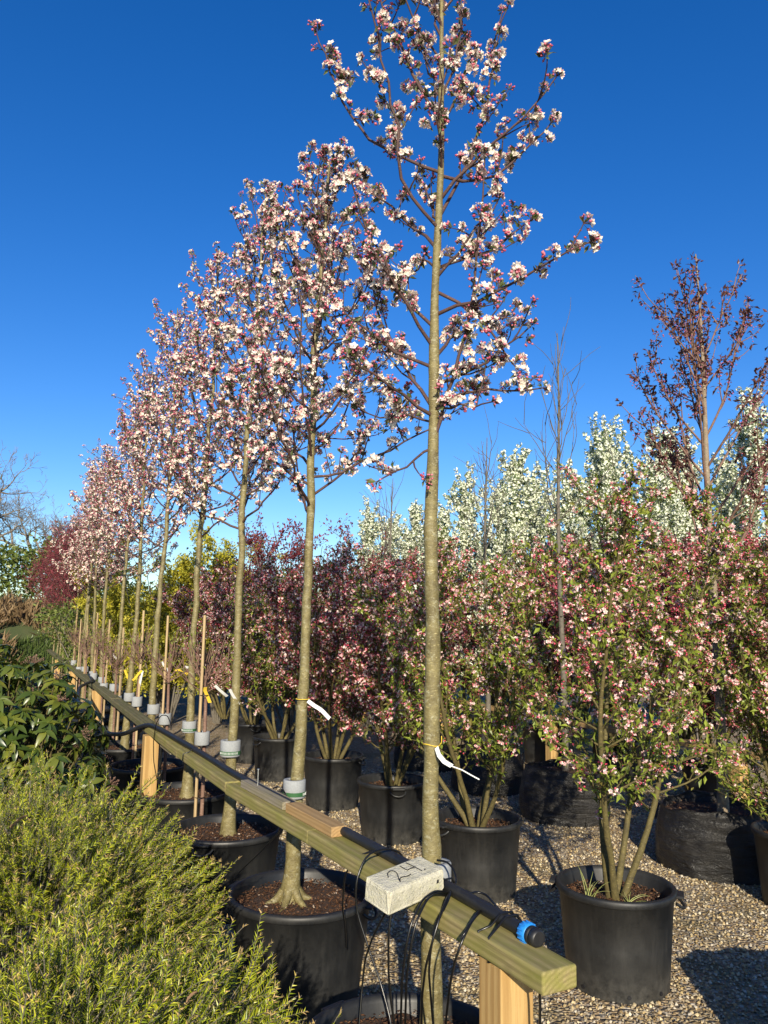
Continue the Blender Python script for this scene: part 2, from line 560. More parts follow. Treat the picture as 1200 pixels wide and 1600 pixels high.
def gravel_mat():
    m, nt, b = new_mat('gravel_ground')
    tc = nt.nodes.new('ShaderNodeTexCoord')
    v = nt.nodes.new('ShaderNodeTexVoronoi')
    v.inputs['Scale'].default_value = 55
    nt.links.new(tc.outputs['Object'], v.inputs['Vector'])
    sep = nt.nodes.new('ShaderNodeSeparateColor')
    nt.links.new(v.outputs['Color'], sep.inputs[0])
    col = ramp(nt, [(0.0, (0.16, 0.10, 0.05)), (0.3, (0.30, 0.21, 0.11)), (0.6, (0.40, 0.31, 0.19)), (0.85, (0.24, 0.20, 0.16)), (1.0, (0.52, 0.46, 0.36))], sep.outputs[0])
    big = noise(nt, (1, 1, 1), 1.6, 6, 0.6)
    col = mix(nt, col, (0.13, 0.11, 0.035), ramp(nt, [(0.5, (0, 0, 0)), (0.7, (0.7, 0.7, 0.7))], big))
    nt.links.new(col, b.inputs['Base Color'])
    b.inputs['Roughness'].default_value = 0.85
    bump(nt, b, v.outputs['Distance'], 0.9, 0.03)
    b.inputs['Normal'].links[0].from_node.invert = True
    return m


def ground_mat():
    m, nt, b = new_mat('grassy_earth')
    n1 = noise(nt, (1, 1, 1), 0.8, 8, 0.7)
    col = ramp(nt, [(0.3, (0.035, 0.055, 0.014)), (0.6, (0.06, 0.075, 0.022)), (0.8, (0.11, 0.085, 0.04))], n1)
    nt.links.new(col, b.inputs['Base Color'])
    b.inputs['Roughness'].default_value = 0.95
    return m


M_CONC, M_SOIL, M_GRAVEL, M_GROUND = concrete(), soil_mat(), gravel_mat(), ground_mat()
M_PEBBLE = leafy('pebble', [(0.0, (0.22, 0.145, 0.065)), (0.3, (0.46, 0.345, 0.165)), (0.55, (0.55, 0.46, 0.29)), (0.75, (0.27, 0.22, 0.15)), (0.9, (0.62, 0.55, 0.42)), (1.0, (0.10, 0.075, 0.05))], 0.6, 0.0, 0.4)
M_CHIP = leafy('bark_chip', [(0.0, (0.035, 0.016, 0.008)), (0.65, (0.09, 0.042, 0.020)), (0.93, (0.17, 0.09, 0.045)), (1.0, (0.42, 0.34, 0.26))], 0.85, 0.0, 0.2)


# ------------------------------------------------------------------ small templates
def t_leaf(L=1.0, W=0.36, fold=0.12, curl=0.15, m=0):
    g = Geo()
    V = [(0, 0, 0), (-W / 2, 0.45 * L, fold), (0, 0.5 * L, 0), (W / 2, 0.45 * L, fold), (0, L, -curl)]
    return g.add(V, [[0, 2, 1], [0, 3, 2], [1, 2, 4], [2, 3, 4]], m)


def t_leaf2(W=0.45, m=0):
    return Geo().add([(0, 0, 0), (-W / 2, 0.5, 0.06), (0, 1, -0.1), (W / 2, 0.5, 0.06)], [[0, 2, 1], [0, 3, 2]], m)


def leaf_on(g, pos, outdir, L, m, rng, W=0.42, far=False):
    """one leaf whose blade runs along outdir"""
    d = norm(outdir)
    up = norm(np.array([0, 0, 1.0]) + rng.normal(0, 0.5, 3))
    x = norm(np.cross(d, up))
    z = np.cross(x, d)
    R = np.stack([x, d, z], axis=1)[None]
    g.inst(t_leaf2(W, m) if far else t_leaf(1, W, 0.1, 0.15, m), np.array([pos]), R, L)


def flower_on(g, pos, n, rad, m, rng, cup=0.35, centre=None, npet=5):
    R = basis(n, np.array([rng.uniform(0, 6.3)]))[0]
    V, T = [], []
    for k in range(npet):
        a = k * 2 * math.pi / npet
        ca, sa = math.cos(a), math.sin(a)
        w = 0.40 * rad
        cu = cup * rng.uniform(0.6, 1.3)
        pts = [(0.06 * rad, 0, 0), (0.62 * rad, -w, cu * rad * 0.7), (rad, 0, cu * rad), (0.62 * rad, w, cu * rad * 0.7), (0.58 * rad, 0, cu * rad * 0.35)]
        b = len(V)
        V += [(x * ca - y * sa, x * sa + y * ca, z) for x, y, z in pts]
        T += [[b, b + 1, b + 4], [b + 1, b + 2, b + 4], [b + 2, b + 3, b + 4], [b + 3, b, b + 4]]
    g.add(np.array(V) @ R.T + pos, T, m)
    if centre is not None:
        c = np.array([(0.12, 0, 0.1), (-0.06, 0.1, 0.1), (-0.06, -0.1, 0.1), (0, 0, 0.34)]) * rad
        g.add(c @ R.T + pos, [[0, 1, 3], [1, 2, 3], [2, 0, 3]], centre)


def bud_on(g, pos, n, r, m, rng, sides=5):
    R = basis(n, np.array([rng.uniform(0, 6.3)]))[0]
    a = np.arange(sides) * 2 * np.pi / sides
    V = np.concatenate([[[0, 0, -r]], np.stack([np.cos(a) * r, np.sin(a) * r, np.full(sides, 0.1 * r)], 1), [[0, 0, 1.5 * r]]])
    j = np.arange(sides)
    j2 = (j + 1) % sides
    T = np.concatenate([np.stack([np.zeros(sides, int), 1 + j2, 1 + j], 1), np.stack([np.full(sides, sides + 1), 1 + j, 1 + j2], 1)])
    g.add(V @ R.T + pos, T, m, True)


def rdir(rng, up=0.3):
    return norm(rng.normal(0, 1, 3) + np.array([0, 0, up]))


def cluster(rng, nf, nb, nl, rad=0.0132, spread=0.025, budr=0.0052, leafL=0.03):
    """blossom cluster along local z: 0 petal, 1 bud, 2 leaf, 3 stalk"""
    g = Geo()
    for _ in range(nf):
        d = rdir(rng, 1.0)
        p = d * spread * rng.uniform(0.6, 1.1) + np.array([0, 0, 0.006])
        flower_on(g, p, norm(d + rng.normal(0, 0.25, 3)), rad * rng.uniform(0.8, 1.1), 0, rng, rng.uniform(0.3, 0.8), 3)
        g.tube(np.array([[0, 0, 0], p]), 0.0008, 3, 3, False)
    for _ in range(nb):
        d = rdir(rng, 1.0)
        p = d * spread * rng.uniform(0.65, 1.1) + np.array([0, 0, 0.006])
        bud_on(g, p, norm(d + rng.normal(0, 0.3, 3)), budr * rng.uniform(0.7, 1.25), 1, rng)
        g.tube(np.array([[0, 0, 0], p]), 0.0007, 3, 3, False)
    for _ in range(nl):
        d = rdir(rng, 0.35)
        leaf_on(g, d * 0.006, d, leafL * rng.uniform(0.6, 1.2), 2, rng)
    return g


CM = [M_PETAL, M_BUD, M_LEAF, M_TWIG]
_cr = np.random.default_rng(3)
CLUS = [cluster(_cr, *k) for k in ((12, 4, 5), (11, 5, 5), (9, 7, 5), (7, 8, 5), (4, 9, 6), (2, 9, 6), (0, 9, 6), (9, 6, 5))]
CLUS_ME = [c.mesh('blossom', CM) for c in CLUS]
CLUS_LO = []
for k in ((7, 4, 3), (4, 6, 3), (1, 7, 4)):
    g = Geo()
    for _ in range(k[0]):
        d = rdir(_cr, 0.8)
        x = norm(np.cross(d, rdir(_cr)))
        y = np.cross(d, x)
        r = 0.0135 * _cr.uniform(0.8, 1.2)
        p = d * 0.026
        g.add([p + x * r, p + y * r, p - x * r, p - y * r, p - d * 0.008], [[0, 1, 4], [1, 2, 4], [2, 3, 4], [3, 0, 4]], 0)
    for _ in range(k[1]):
        d = rdir(_cr, 0.8)
        bud_on(g, d * 0.030 * _cr.uniform(0.7, 1.1), d, 0.0065, 1, _cr, 3)
    for _ in range(k[2]):
        d = rdir(_cr, 0.3)
        leaf_on(g, d * 0.006, d, 0.032, 2, _cr, 0.45, True)
    CLUS_LO.append(g)


# ------------------------------------------------------------------ branch growing
def grow(p0, d0, L, n, up, wob, rng):
    d = norm(d0)
    p = np.array(p0, float)
    P = [p.copy()]
    for _ in range(n):
        d = norm(d + np.array([0, 0, up / n]) + rng.normal(0, wob, 3))
        p = p + d * L / n
        P.append(p.copy())
    return np.array(P)


def resample(P, n, smooth=True):
    P = np.asarray(P, float)
    s = np.concatenate([[0], np.cumsum(np.linalg.norm(np.diff(P, axis=0), axis=1))])
    t = np.linspace(0, s[-1], n)
    Q = np.stack([np.interp(t, s, P[:, k]) for k in range(3)], 1)
    if smooth and n > 4:
        for _ in range(2):
            Q[1:-1] = 0.25 * Q[:-2] + 0.5 * Q[1:-1] + 0.25 * Q[2:]
    return Q


def plen(P):
    return np.linalg.norm(np.diff(P, axis=0), axis=1).sum()


def point_at(P, t):
    f = t * (len(P) - 1)
    i = min(int(f), len(P) - 2)
    return P[i] + (P[i + 1] - P[i]) * (f - i), norm(P[i + 1] - P[i])


def trunk_tube(g, P, r0, r1, sides, rng, flare=0.0, m=0, knob=0.06):
    n = len(P)
    t = np.linspace(0, 1, n)
    r = (r0 + (r1 - r0) * t ** 0.85)
    r = r * (1 + rng.normal(0, knob, n)) + flare * np.exp(-t * n * 0.55)
    g.tube(P, r, sides, m)


# ------------------------------------------------------------------ the setting: ground
def sheet(name, pts, z, m):
    n = len(pts)
    g = Geo()
    V = [(x, y, z) for x, y in pts]
    g.add(V, [[0, i, i + 1] for i in range(1, n - 1)])
    return g.build(name, m, kind='structure')


sheet('ground', [(-300, -100), (300, -100), (300, 600), (-300, 600)], 0.0, M_GROUND)

# rail line (top centre), used by everything that stands along it
RAIL = np.array([(.407, 1.836), (.194, 2.261), (-.218, 2.976), (-.789, 3.968), (-1.576, 5.584), (-3.389, 9.346), (-5.834, 14.39), (-8.3, 19.5)])
RAIL_H = 0.85


def rail_x(y):
    return float(np.interp(y, RAIL[:, 1], RAIL[:, 0]))


def gravel_bed():
    ys = [-5, -2, 0, 2, 3, 4, 5, 6, 8, 10, 13, 16, 19.5, 23]
    V, Q = [], []
    for y in ys:
        V += [(rail_x(y) - (3.0 if y < 4 else max(0.5, 3.0 - 0.5 * (y - 4))) if y > 1 else -3.0, y, 0.004), (3, y, 0.004), (11, y, 0.004)]
    for k in range(len(ys) - 1):
        for j in range(2):
            Q.append([k * 3 + j, k * 3 + j + 1, k * 3 + 4 + j, k * 3 + 3 + j])
    Geo().quads(V, Q).build('gravel_bed', M_GRAVEL, kind='structure')


gravel_bed()


# loose pebbles on the gravel
def pebbles():
    rng = np.random.default_rng(11)
    N = 76000
    y = 1.2 + 7.6 * rng.random(N) ** 1.35
    x = np.interp(y, RAIL[:, 1], RAIL[:, 0]) - 0.5 + rng.random(N) * (0.35 * y + 2.3 - np.interp(y, RAIL[:, 1], RAIL[:, 0]) * 0.7)
    V = np.array([(1, 0, -0.25), (0, 1, -0.25), (-1, 0, -0.25), (0, -1, -0.25), (0.1, 0.1, 0.7)])
    T = np.array([[0, 1, 4], [1, 2, 4], [2, 3, 4], [3, 0, 4]])
    R = basis(norm(rng.normal(0, 0.35, (N, 3)) + [0, 0, 1]), rng.uniform(0, 6.3, N))
    s = rng.uniform(0.0032, 0.0085, N) * (1 + 0.06 * y)
    P = np.einsum('nij,nvj->nvi', R, V[None] * (1 + rng.normal(0, 0.22, (N, 5, 3)))) * s[:, None, None]
    P += np.stack([x, y, 0.006 + s * 0.35], 1)[:, None]
    g = Geo()
    g.add(P.reshape(-1, 3), (T[None] + (np.arange(N) * 5)[:, None, None]).reshape(-1, 3), 0, True)
    g.build('gravel', M_PEBBLE, kind='stuff')


pebbles()


# ------------------------------------------------------------------ pots
def soil_geo(r, seed, chips=0):
    rng = np.random.default_rng(seed)
    g = Geo()
    rings, sides = 9, 36
    V = [(0, 0, 0.012)]
    for i in range(1, rings + 1):
        rr = r * i / rings
        for k in range(sides):
            a = 2 * math.pi * k / sides
            V.append((rr * math.cos(a), rr * math.sin(a), 0.012 * (1 - (i / rings) ** 2) + rng.normal(0, 0.005)))
    T = [[0, 1 + k, 1 + (k + 1) % sides] for k in range(sides)]
    for i in range(rings - 1):
        for k in range(sides):
            a, b = 1 + i * sides + k, 1 + i * sides + (k + 1) % sides
            T += [[a, a + sides, b + sides], [a, b + sides, b]]
    g.add(V, T, 0, True)
    if chips:
        a = rng.uniform(0, 6.3, chips)
        rr = r * 0.96 * np.sqrt(rng.random(chips))
        pos = np.stack([rr * np.cos(a), rr * np.sin(a), np.full(chips, 0.012) + rng.uniform(0, 0.008, chips)], 1)
        tv = np.array([(-1, -.45, 0), (1, -.4, 0), (.8, .5, .1), (-.9, .4, 0), (0, 0, .35)])
        tt = [[0, 1, 4], [1, 2, 4], [2, 3, 4], [3, 0, 4]]
        tg = Geo().add(tv, tt, 1)
        g.inst(tg, pos, basis(norm(rng.normal(0, 0.4, (chips, 3)) + [0, 0, 1]), rng.uniform(0, 6.3, chips)), rng.uniform(0.0025, 0.0085, chips))
    return g


def make_pot(name, label, cat, rb, rt, h, group, soil_drop=0.07, lip=0.012, chips=1100, seed=1):
    t = thing(name, label, cat, group=group)
    ri = rt - 0.008
    prof = [(0.001, 0.0), (rb * 0.96, 0.0), (rb, 0.012), (rb + (rt - rb) * 0.5, h * 0.5), (rt - 0.002, h - 0.035), (rt + lip * 0.4, h - 0.033), (rt + lip, h - 0.026), (rt + lip, h - 0.006),
            (rt + lip * 0.6, h), (ri, h), (ri - 0.006, h - 0.02), (ri - 0.012 - (rt - rb) * 0.3, h - soil_drop - 0.03)]
    g = Geo()
    g.lathe(prof, 56)
    wall = g.build('pot_wall', M_POT, t)
    soil_geo(ri - 0.004, seed, chips).build('soil', [M_SOIL, M_CHIP], t, loc=(0, 0, h - soil_drop))
    for s in (-1, 1):
        k = Geo()
        a = np.linspace(0, math.pi, 7)
        P = np.stack([np.full(7, 0.0) + s * (rt + 0.006 + 0.034 * np.sin(a)), 0.055 * np.cos(a), h - 0.04 - 0.028 * np.sin(a)], 1)
        k.tube(P, 0.007, 6)
        k.box((0.04, 0.09, 0.012), 0.003, 0, (s * (rt + 0.02), 0, h - 0.018))
        k.build('handle', M_POT, t)
    for a in (-2.2, -1.3, -0.6, 0.9, 2.4):
        k = Geo()
        k.tube([(rb * 0.985 * math.cos(a), rb * 0.985 * math.sin(a), 0.035), ((rb + 0.006) * math.cos(a), (rb + 0.006) * math.sin(a), 0.035)], 0.009, 10)
        k.build('drain_hole', M_INK, t)
    return t


# ------------------------------------------------------------------ timber rail with posts
rail = thing('timber_rail', 'long mossy timber rail on posts running into the distance beside the tubs', 'rail', (0.407, 1.836, 0))
RB = (0.407, 1.836, 0)


def board(parent, base, p, q, w, th, top, m, name='board', ext=0.0, lap=0.0):
    p, q = np.array(p), np.array(q)
    d = q - p
    L = np.linalg.norm(d) + ext
    mid = (p + q) / 2
    g = Geo()
    n = max(2, int(L / 0.12))
    g.box((L - 0.004, w, th), 0.006, 0, seg=3)
    return g.build(name, m, parent, (mid[0] - base[0], mid[1] - base[1], top - th / 2 + lap), (0, 0, math.atan2(d[1], d[0])))


def on_rail(y):
    return (rail_x(y), y)


segs = [(1.836, 2.976), (2.976, 3.78), (3.78, 4.72), (4.72, 5.75), (5.75, 7.6), (7.6, 9.6), (9.6, 12), (12, 14.4), (14.4, 17), (17, 19.5)]
for i, (a, b) in enumerate(segs):
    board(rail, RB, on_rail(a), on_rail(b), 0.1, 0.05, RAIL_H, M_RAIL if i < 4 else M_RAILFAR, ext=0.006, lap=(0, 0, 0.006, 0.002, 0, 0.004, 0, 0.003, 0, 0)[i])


def post(parent, base, x, y, ang, w=0.098, top=RAIL_H - 0.051, m=M_POST):
    g = Geo()
    g.box((top, w, w), 0.004, 0, seg=2)
    return g.build('post', m, parent, (x - base[0], y - base[1], top / 2), (0, -math.pi / 2, ang))


_pp = at_h(788, 1500, RAIL_H - 0.05)
ang0 = math.atan2(RAIL[1, 1] - RAIL[0, 1], RAIL[1, 0] - RAIL[0, 0])
post(rail, RB, rail_x(2.02) + 0.0, 2.02, ang0, 0.095)
for y, w in ((5.62, 0.10), (9.0, 0.10), (12.2, 0.1), (15.6, 0.1)):
    post(rail, RB, rail_x(y) - 0.03, y, 2.02, w)

# brace strips under the rail near the joint
g = Geo()
g.box((0.35, 0.075, 0.035), 0.003)
g.build('joint_batten', M_BLOCK1, rail, (rail_x(5.2) - RB[0] + 0.02, 5.2 - RB[1], RAIL_H - 0.05 - 0.0185), (0, 0, math.atan2(1.616, -.787)))

# two short blocks on the rail
def rail_frame(y):
    i = max(1, min(len(RAIL) - 1, int(np.searchsorted(RAIL[:, 1], y))))
    d = norm(RAIL[i] - RAIL[i - 1])
    return np.array([rail_x(y), y]), d, np.array([d[1], -d[0]])         # centre, along (away), right


def rail_block(y0, y1, m, label, th, off):
    c0, d, r = rail_frame(y0)
    c1, _, _ = rail_frame(y1)
    mid = (c0 + c1) / 2 + r * off
    L = np.linalg.norm(c1 - c0)
    g = Geo()
    g.box((L, 0.062, th), 0.003, 0, seg=2)
    return g.build('timber_block', m, None, (mid[0], mid[1], RAIL_H + th / 2 + 0.001), (0, 0, math.atan2(d[1], d[0])), label=label, cat='wood block', group='short blocks lying on the rail')


rail_block(2.86, 3.22, M_BLOCK2, 'short tan block of timber on the rail, the one nearer the numbered brick', 0.036, 0.012)
b1 = rail_block(3.25, 3.68, M_BLOCK1, 'short weathered grey block of timber on the rail with a nail standing in it', 0.032, 0.014)
g = Geo()
g.tube([(0.1, 0.005, 0.0), (0.1, 0.005, 0.085)], 0.0028, 8)
g.tube([(0.1, 0.005, 0.084), (0.1, 0.005, 0.087)], 0.006, 10)
g.build('nail', M_METAL, b1)

# ------------------------------------------------------------------ irrigation pipe on the right edge of the rail
pipe = thing('irrigation_pipe', 'thick black irrigation pipe lying along the top of the rail with a blue end fitting', 'pipe', (0, 0, 0))
PP = []
for y in np.linspace(1.98, 5.6, 34):
    c, d, r = rail_frame(y)
    k = 0.028 + 0.004 * math.sin(y * 5.0)
    if y > 4.4:
        k -= (y - 4.4) * 0.055
    PP.append((c[0] + r[0] * k, c[1] + r[1] * k, RAIL_H + 0.0185 + (0.0 if y < 4.6 else 0.006)))
PP += [(-1.72, 5.75, .85), (-1.95, 6.05, .74), (-2.25, 6.6, .66), (-2.55, 7.1, .66), (-2.95, 7.7, .75), (-3.3, 8.6, .87), (-3.45, 9.4, .875), (-3.95, 10.6, .875)]
PP = resample(PP, 90)
Geo().tube(PP, 0.0165, 12).build('pipe_run', M_PIPE, pipe)
p0, d0 = PP[0], norm(PP[0] - PP[1])
def along(a):
    return p0 + d0 * a
prof = Geo()
prof.tube([along(-0.004), along(-0.002), along(0.02), along(0.022)], [0.021, 0.0235, 0.0235, 0.021], 28)
for k in range(14):
    a = k * 2 * math.pi / 14
    R = basis(d0, np.array([0.0]))[0]
    off = R @ np.array([math.cos(a), math.sin(a), 0]) * 0.0235
    prof.tube([along(-0.001) + off, along(0.019) + off], 0.0022, 5)
prof.build('blue_nut', M_BLUE, pipe)
Geo().tube([along(0.022), along(0.0225), along(0.031), along(0.032), along(0.036), along(0.0365), along(0.050), along(0.053)], [0.019, 0.0215, 0.0215, 0.018, 0.018, 0.021, 0.0205, 0.016], 28).build('end_cap', M_PIPE, pipe)


# wire ties round the rail
def rail_tie(y, slant):
    c, d, r = rail_frame(y)
    c2, _, _ = rail_frame(y + slant)
    h = RAIL_H
    P = [(*(c + r * 0.045), h + 0.036), (*(c + r * 0.01), h + 0.036), (*(c - r * 0.02), h + 0.012), (*(c2 - r * 0.053), h + 0.003), (*(c2 - r * 0.054), h - 0.03), (*(c2 - r * 0.054), h - 0.052), (*(c2 - r * 0.02), h - 0.055), (*(c2 + r * 0.054), h - 0.055), (*(c + r * 0.055), h - 0.02), (*(c + r * 0.054), h + 0.02), (*(c + r * 0.045), h + 0.036)]
    return Geo().tube(P, 0.0028, 5).build('pipe_tie', M_TUBE, pipe)


rail_tie(2.03, -0.015)
rail_tie(2.05, 0.005)
rail_tie(2.30, -0.01)
rail_tie(4.55, 0.0)


# ------------------------------------------------------------------ drip tubes arching over the rail
def drip(label, P, r=0.0031, n=40):
    Q = resample(P, n)
    return Geo().tube(Q, r, 7).build('drip_tube', M_TUBE, None, label=label, cat='drip tube', group='thin black drip tubes on the rail')


def px3(*pts):
    return [at_y(a, b, y) for a, b, y in pts]


drip('long thin black tube arching over the rail beside the brick to the first tub',
     px3((632, 1345, 2.62), (625, 1330, 2.58), (600, 1325, 2.54), (572, 1335, 2.50), (556, 1375, 2.47), (556, 1420, 2.47), (572, 1470, 2.45), (596, 1540, 2.42), (612, 1600, 2.38), (614, 1680, 2.36)))
drip('thin black tube looping left of the brick and curling down into the second tub',
     px3((630, 1345, 2.66), (612, 1324, 2.64), (588, 1327, 2.66), (553, 1340, 2.68), (538, 1370, 2.72), (535, 1420, 2.78), (539, 1445, 2.85), (541, 1480, 2.9)))
drip('thin black tube hanging straight down below the brick', px3((618, 1404, 2.30), (612, 1420, 2.27), (607, 1460, 2.26), (607, 1520, 2.27), (610, 1560, 2.28), (618, 1610, 2.28)))
drip('thin black tube crossing behind the brick and slanting down left to the first tub',
     px3((618, 1402, 2.31), (600, 1430, 2.33), (582, 1465, 2.36), (570, 1500, 2.38), (566, 1540, 2.38), (562, 1590, 2.36), (558, 1640, 2.34)))
for k, (dx, lab) in enumerate(((0, 'outermost thin black tube bowing over the rail under the brick down into the first tub'), (7, 'second thin black tube bowing over the rail under the brick beside the outermost one'))):
    drip(lab, px3((702, 1395 + k * 5, 2.28), (680, 1391 + k * 4, 2.23), (660 + dx, 1405, 2.17), (643 + dx, 1440, 2.13), (634 + dx, 1480, 2.12), (628 + dx, 1530, 2.14), (626 + dx, 1600, 2.2), (627 + dx, 1640, 2.22)))
drip('thin black tube dropping from the bundle right across the lower trunk of the nearest tree',
     px3((704, 1394, 2.27), (697, 1405, 2.2), (688, 1430, 2.14), (676, 1470, 2.12), (665, 1510, 2.13), (659, 1560, 2.18), (658, 1640, 2.24)))
drip('thin black tube swinging from the bundle across the lower trunk, right of its neighbour',
     px3((706, 1390, 2.27), (700, 1408, 2.2), (684, 1440, 2.14), (673, 1480, 2.12), (670, 1520, 2.14), (674, 1570, 2.2), (680, 1640, 2.26)))
drip('thin black tube slanting off the rail from the tie near the post',
     px3((764, 1420, 2.2), (752, 1423, 2.14), (738, 1438, 2.06), (722, 1470, 2.02), (711, 1500, 2.02), (703, 1540, 2.06), (697, 1590, 2.14), (694, 1650, 2.22)))
drip('short thin black tube doubled beside the tie near the post', px3((760, 1418, 2.18), (746, 1426, 2.11), (733, 1445, 2.05), (726, 1458, 2.03), (720, 1467, 2.03)))
drip('small black tube looping up at the right end of the brick', px3((683, 1344, 2.42), (698, 1346, 2.40), (709, 1358, 2.37), (713, 1372, 2.34), (710, 1388, 2.30), (700, 1398, 2.26), (690, 1420, 2.2), (682, 1440, 2.16), (676, 1462, 2.14)))
drip('black tube arching over the pipe between the brick and the blue fitting', px3((727, 1408, 2.28), (732, 1397, 2.31), (745, 1393, 2.33), (760, 1398, 2.32), (772, 1412, 2.27), (784, 1425, 2.2), (789, 1443, 2.12)))
drip('black tube lying low along the far side of the pipe to the blue fitting', px3((704, 1393, 2.32), (728, 1391, 2.34), (745, 1402, 2.32), (765, 1412, 2.28), (780, 1422, 2.22), (788, 1436, 2.14)))
drip('short black tube curving down onto the blue fitting', px3((776, 1434, 2.2), (784, 1425, 2.19), (795, 1425, 2.17), (808, 1432, 2.12), (820, 1445, 2.07), (826, 1456, 2.03)))
drip('thin black tube hanging straight down from under the near end of the rail', px3((843, 1546, 1.86), (844, 1570, 1.87), (844, 1620, 1.88), (843, 1700, 1.9)))
drip('thin black tube drooping from the rail over the rim of the third tub', px3((441, 1282, 3.3), (436, 1300, 3.35), (420, 1318, 3.6), (398, 1340, 3.75), (372, 1364, 3.85), (365, 1376, 3.9)))
drip('small black tube curled beside the foam collar of the second tree', px3((427, 1232, 3.5), (434, 1229, 3.52), (442, 1233, 3.52), (447, 1242, 3.5), (440, 1240, 3.46), (434, 1236, 3.44)))
drip('black tube looping over the rail above the far orange post', px3((268, 1135, 5.2), (262, 1118, 5.25), (252, 1117, 5.3), (244, 1130, 5.32), (240, 1155, 5.34), (240, 1190, 5.36), (246, 1222, 5.36)))


# ------------------------------------------------------------------ the numbered brick
def brick24():
    c = at_h(645, 1376, 0.0)
    # lies across the rail; top face centre near pixel (637,1368)
    h = 0.066
    ctr = at_h(632, 1368, RAIL_H + h)
    L, W = 0.205, 0.10
    e1 = at_h(700, 1346, RAIL_H + h) - at_h(585, 1376, RAIL_H + h)
    ang = math.atan2(e1[1], e1[0])
    t = thing('concrete_brick', 'pale concrete brick with 24 written on top, lying across the mossy rail', 'brick', (ctr[0], ctr[1], RAIL_H + 0.012), ang)
    t.rotation_euler = (math.radians(9), math.radians(-6), ang)
    bm = bmesh.new()
    bmesh.ops.create_cube(bm, size=1.0)
    for v in bm.verts:
        v.co = Vector((v.co.x * L, v.co.y * W, v.co.z * h + h / 2))
    bmesh.ops.bevel(bm, geom=bm.edges[:], offset=0.011, segments=4, affect='EDGES', profile=0.6)
    rr = random.Random(4)
    for v in bm.verts:
        v.co += Vector((rr.gauss(0, .0016), rr.gauss(0, .0016), rr.gauss(0, .0004)))
    bmesh.ops.triangulate(bm, faces=bm.faces[:])
    bm.verts.index_update()
    g = Geo()
    g.add([v.co[:] for v in bm.verts], [[v.index for v in f.verts] for f in bm.faces], 0, False)
    bm.free()
    g.build('brick_body', M_CONC, t)
    zt = h + 0.0022

    def stroke(g, P, w=0.0034):
        Q = resample([(x, y, zt) for x, y in P], max(6, len(P) * 4), len(P) > 2)
        g.ribbon(Q, w, (0.55, 0.83, 0), 0.0008)
        for q in Q:
            a = np.arange(8) * math.pi / 4
            V = np.concatenate([np.stack([q[0] + w * .5 * np.cos(a), q[1] + w * .5 * np.sin(a), np.full(8, zt + .0005)], 1), [[q[0], q[1], zt + .0007]]])
            g.add(V, [[k, (k + 1) % 8, 8] for k in range(8)])
    g = Geo()
    stroke(g, [(-.056, .006), (-.046, .022), (-.032, .030), (-.021, .026), (-.021, .012), (-.030, -.004), (-.041, -.020), (-.045, -.030)])
    stroke(g, [(-.045, -.030), (-.036, -.018), (-.026, -.014), (-.014, -.018), (-.002, -.020), (.004, -.017)])
    g.build('number_two', M_INK, t)
    g = Geo()
    stroke(g, [(.010, .032), (.010, .018), (.012, .004)])
    stroke(g, [(.012, .004), (.026, .006), (.042, .004)])
    stroke(g, [(.036, .036), (.040, .010), (.042, -.022)])
    g.build('number_four', M_INK, t)
    g = Geo()
    stroke(g, [(.052, -.022), (.055, -.0215)], 0.004)
    g.build('full_stop', M_INK, t)
    g = Geo()
    g.box((.008, .002, .011), 0.0006, 0, (.076, -W / 2 - .0012, .040))
    g.build('dark_chip', M_INK, t)


brick24()

# ------------------------------------------------------------------ tubs of the tree row
TREES = [(0.165, 2.53), (-0.385, 3.58), (-0.875, 4.62), (-1.345, 5.56), (-1.88, 6.52), (-2.40, 7.5)]
for k in range(11):
    TREES.append((-2.40 - 0.487 * (k + 1), 7.5 + (k + 1)))
ORD = ['first', 'second', 'third', 'fourth', 'fifth', 'sixth', 'seventh', 'eighth', 'ninth', 'tenth', 'eleventh', 'twelfth', 'thirteenth', 'fourteenth', 'fifteenth', 'sixteenth', 'seventeenth']

tub = make_pot('plant_tub', 'wide black tub under the near end of the rail, first of the tree row', 'tub', 0.255, 0.305, 0.44, 'black tubs holding the row of trees', 0.055, 0.015, 1600, 5)
tub.location = (0.09, 2.37, -0.015)
tub.rotation_euler = (0, 0, 2.3)
TUBXY = [(0.09, 2.37, -0.015), (-0.335, 3.58, 0), (-0.87, 4.62, 0)]
TUBLAB = ['', 'wide black tub with a flared trunk base in its soil, second of the row', 'wide black tub with sunlit soil below the rail joint, third tub of the tree row']
for i in range(1, 10):
    x, y = TREES[i]
    z = 0
    if i < 3:
        x, y, z = TUBXY[i]
    copy_tree(tub, (x, y, z), 1.1 + i * 1.7, TUBLAB[i] if i < 3 else 'black tub in the shade of the rail, %s tub of the tree row' % ORD[i])

# ------------------------------------------------------------------ blossoming crab apple trees
TREE_GROUP = 'blossoming crab apple trees along the rail'


def place_clusters(P, rng, out, gap=0.058, t0=0.15, p=0.85, tip=True):
    L = plen(P)
    s = L * t0
    while s < L:
        if rng.random() < p:
            q, d = point_at(P, min(s / L, 0.999))
            n = norm(rng.normal(0, 1, 3) + np.array([0, 0, 0.9]))
            n = norm(n - d * (n @ d) * 0.6)
            out.append((q + n * rng.uniform(0.006, 0.022), norm(n + d * 0.5), s / L))
        s += gap * rng.uniform(0.6, 1.5)
    if tip:
        q, d = point_at(P, 0.999)
        out.append((q, d, 1.0))


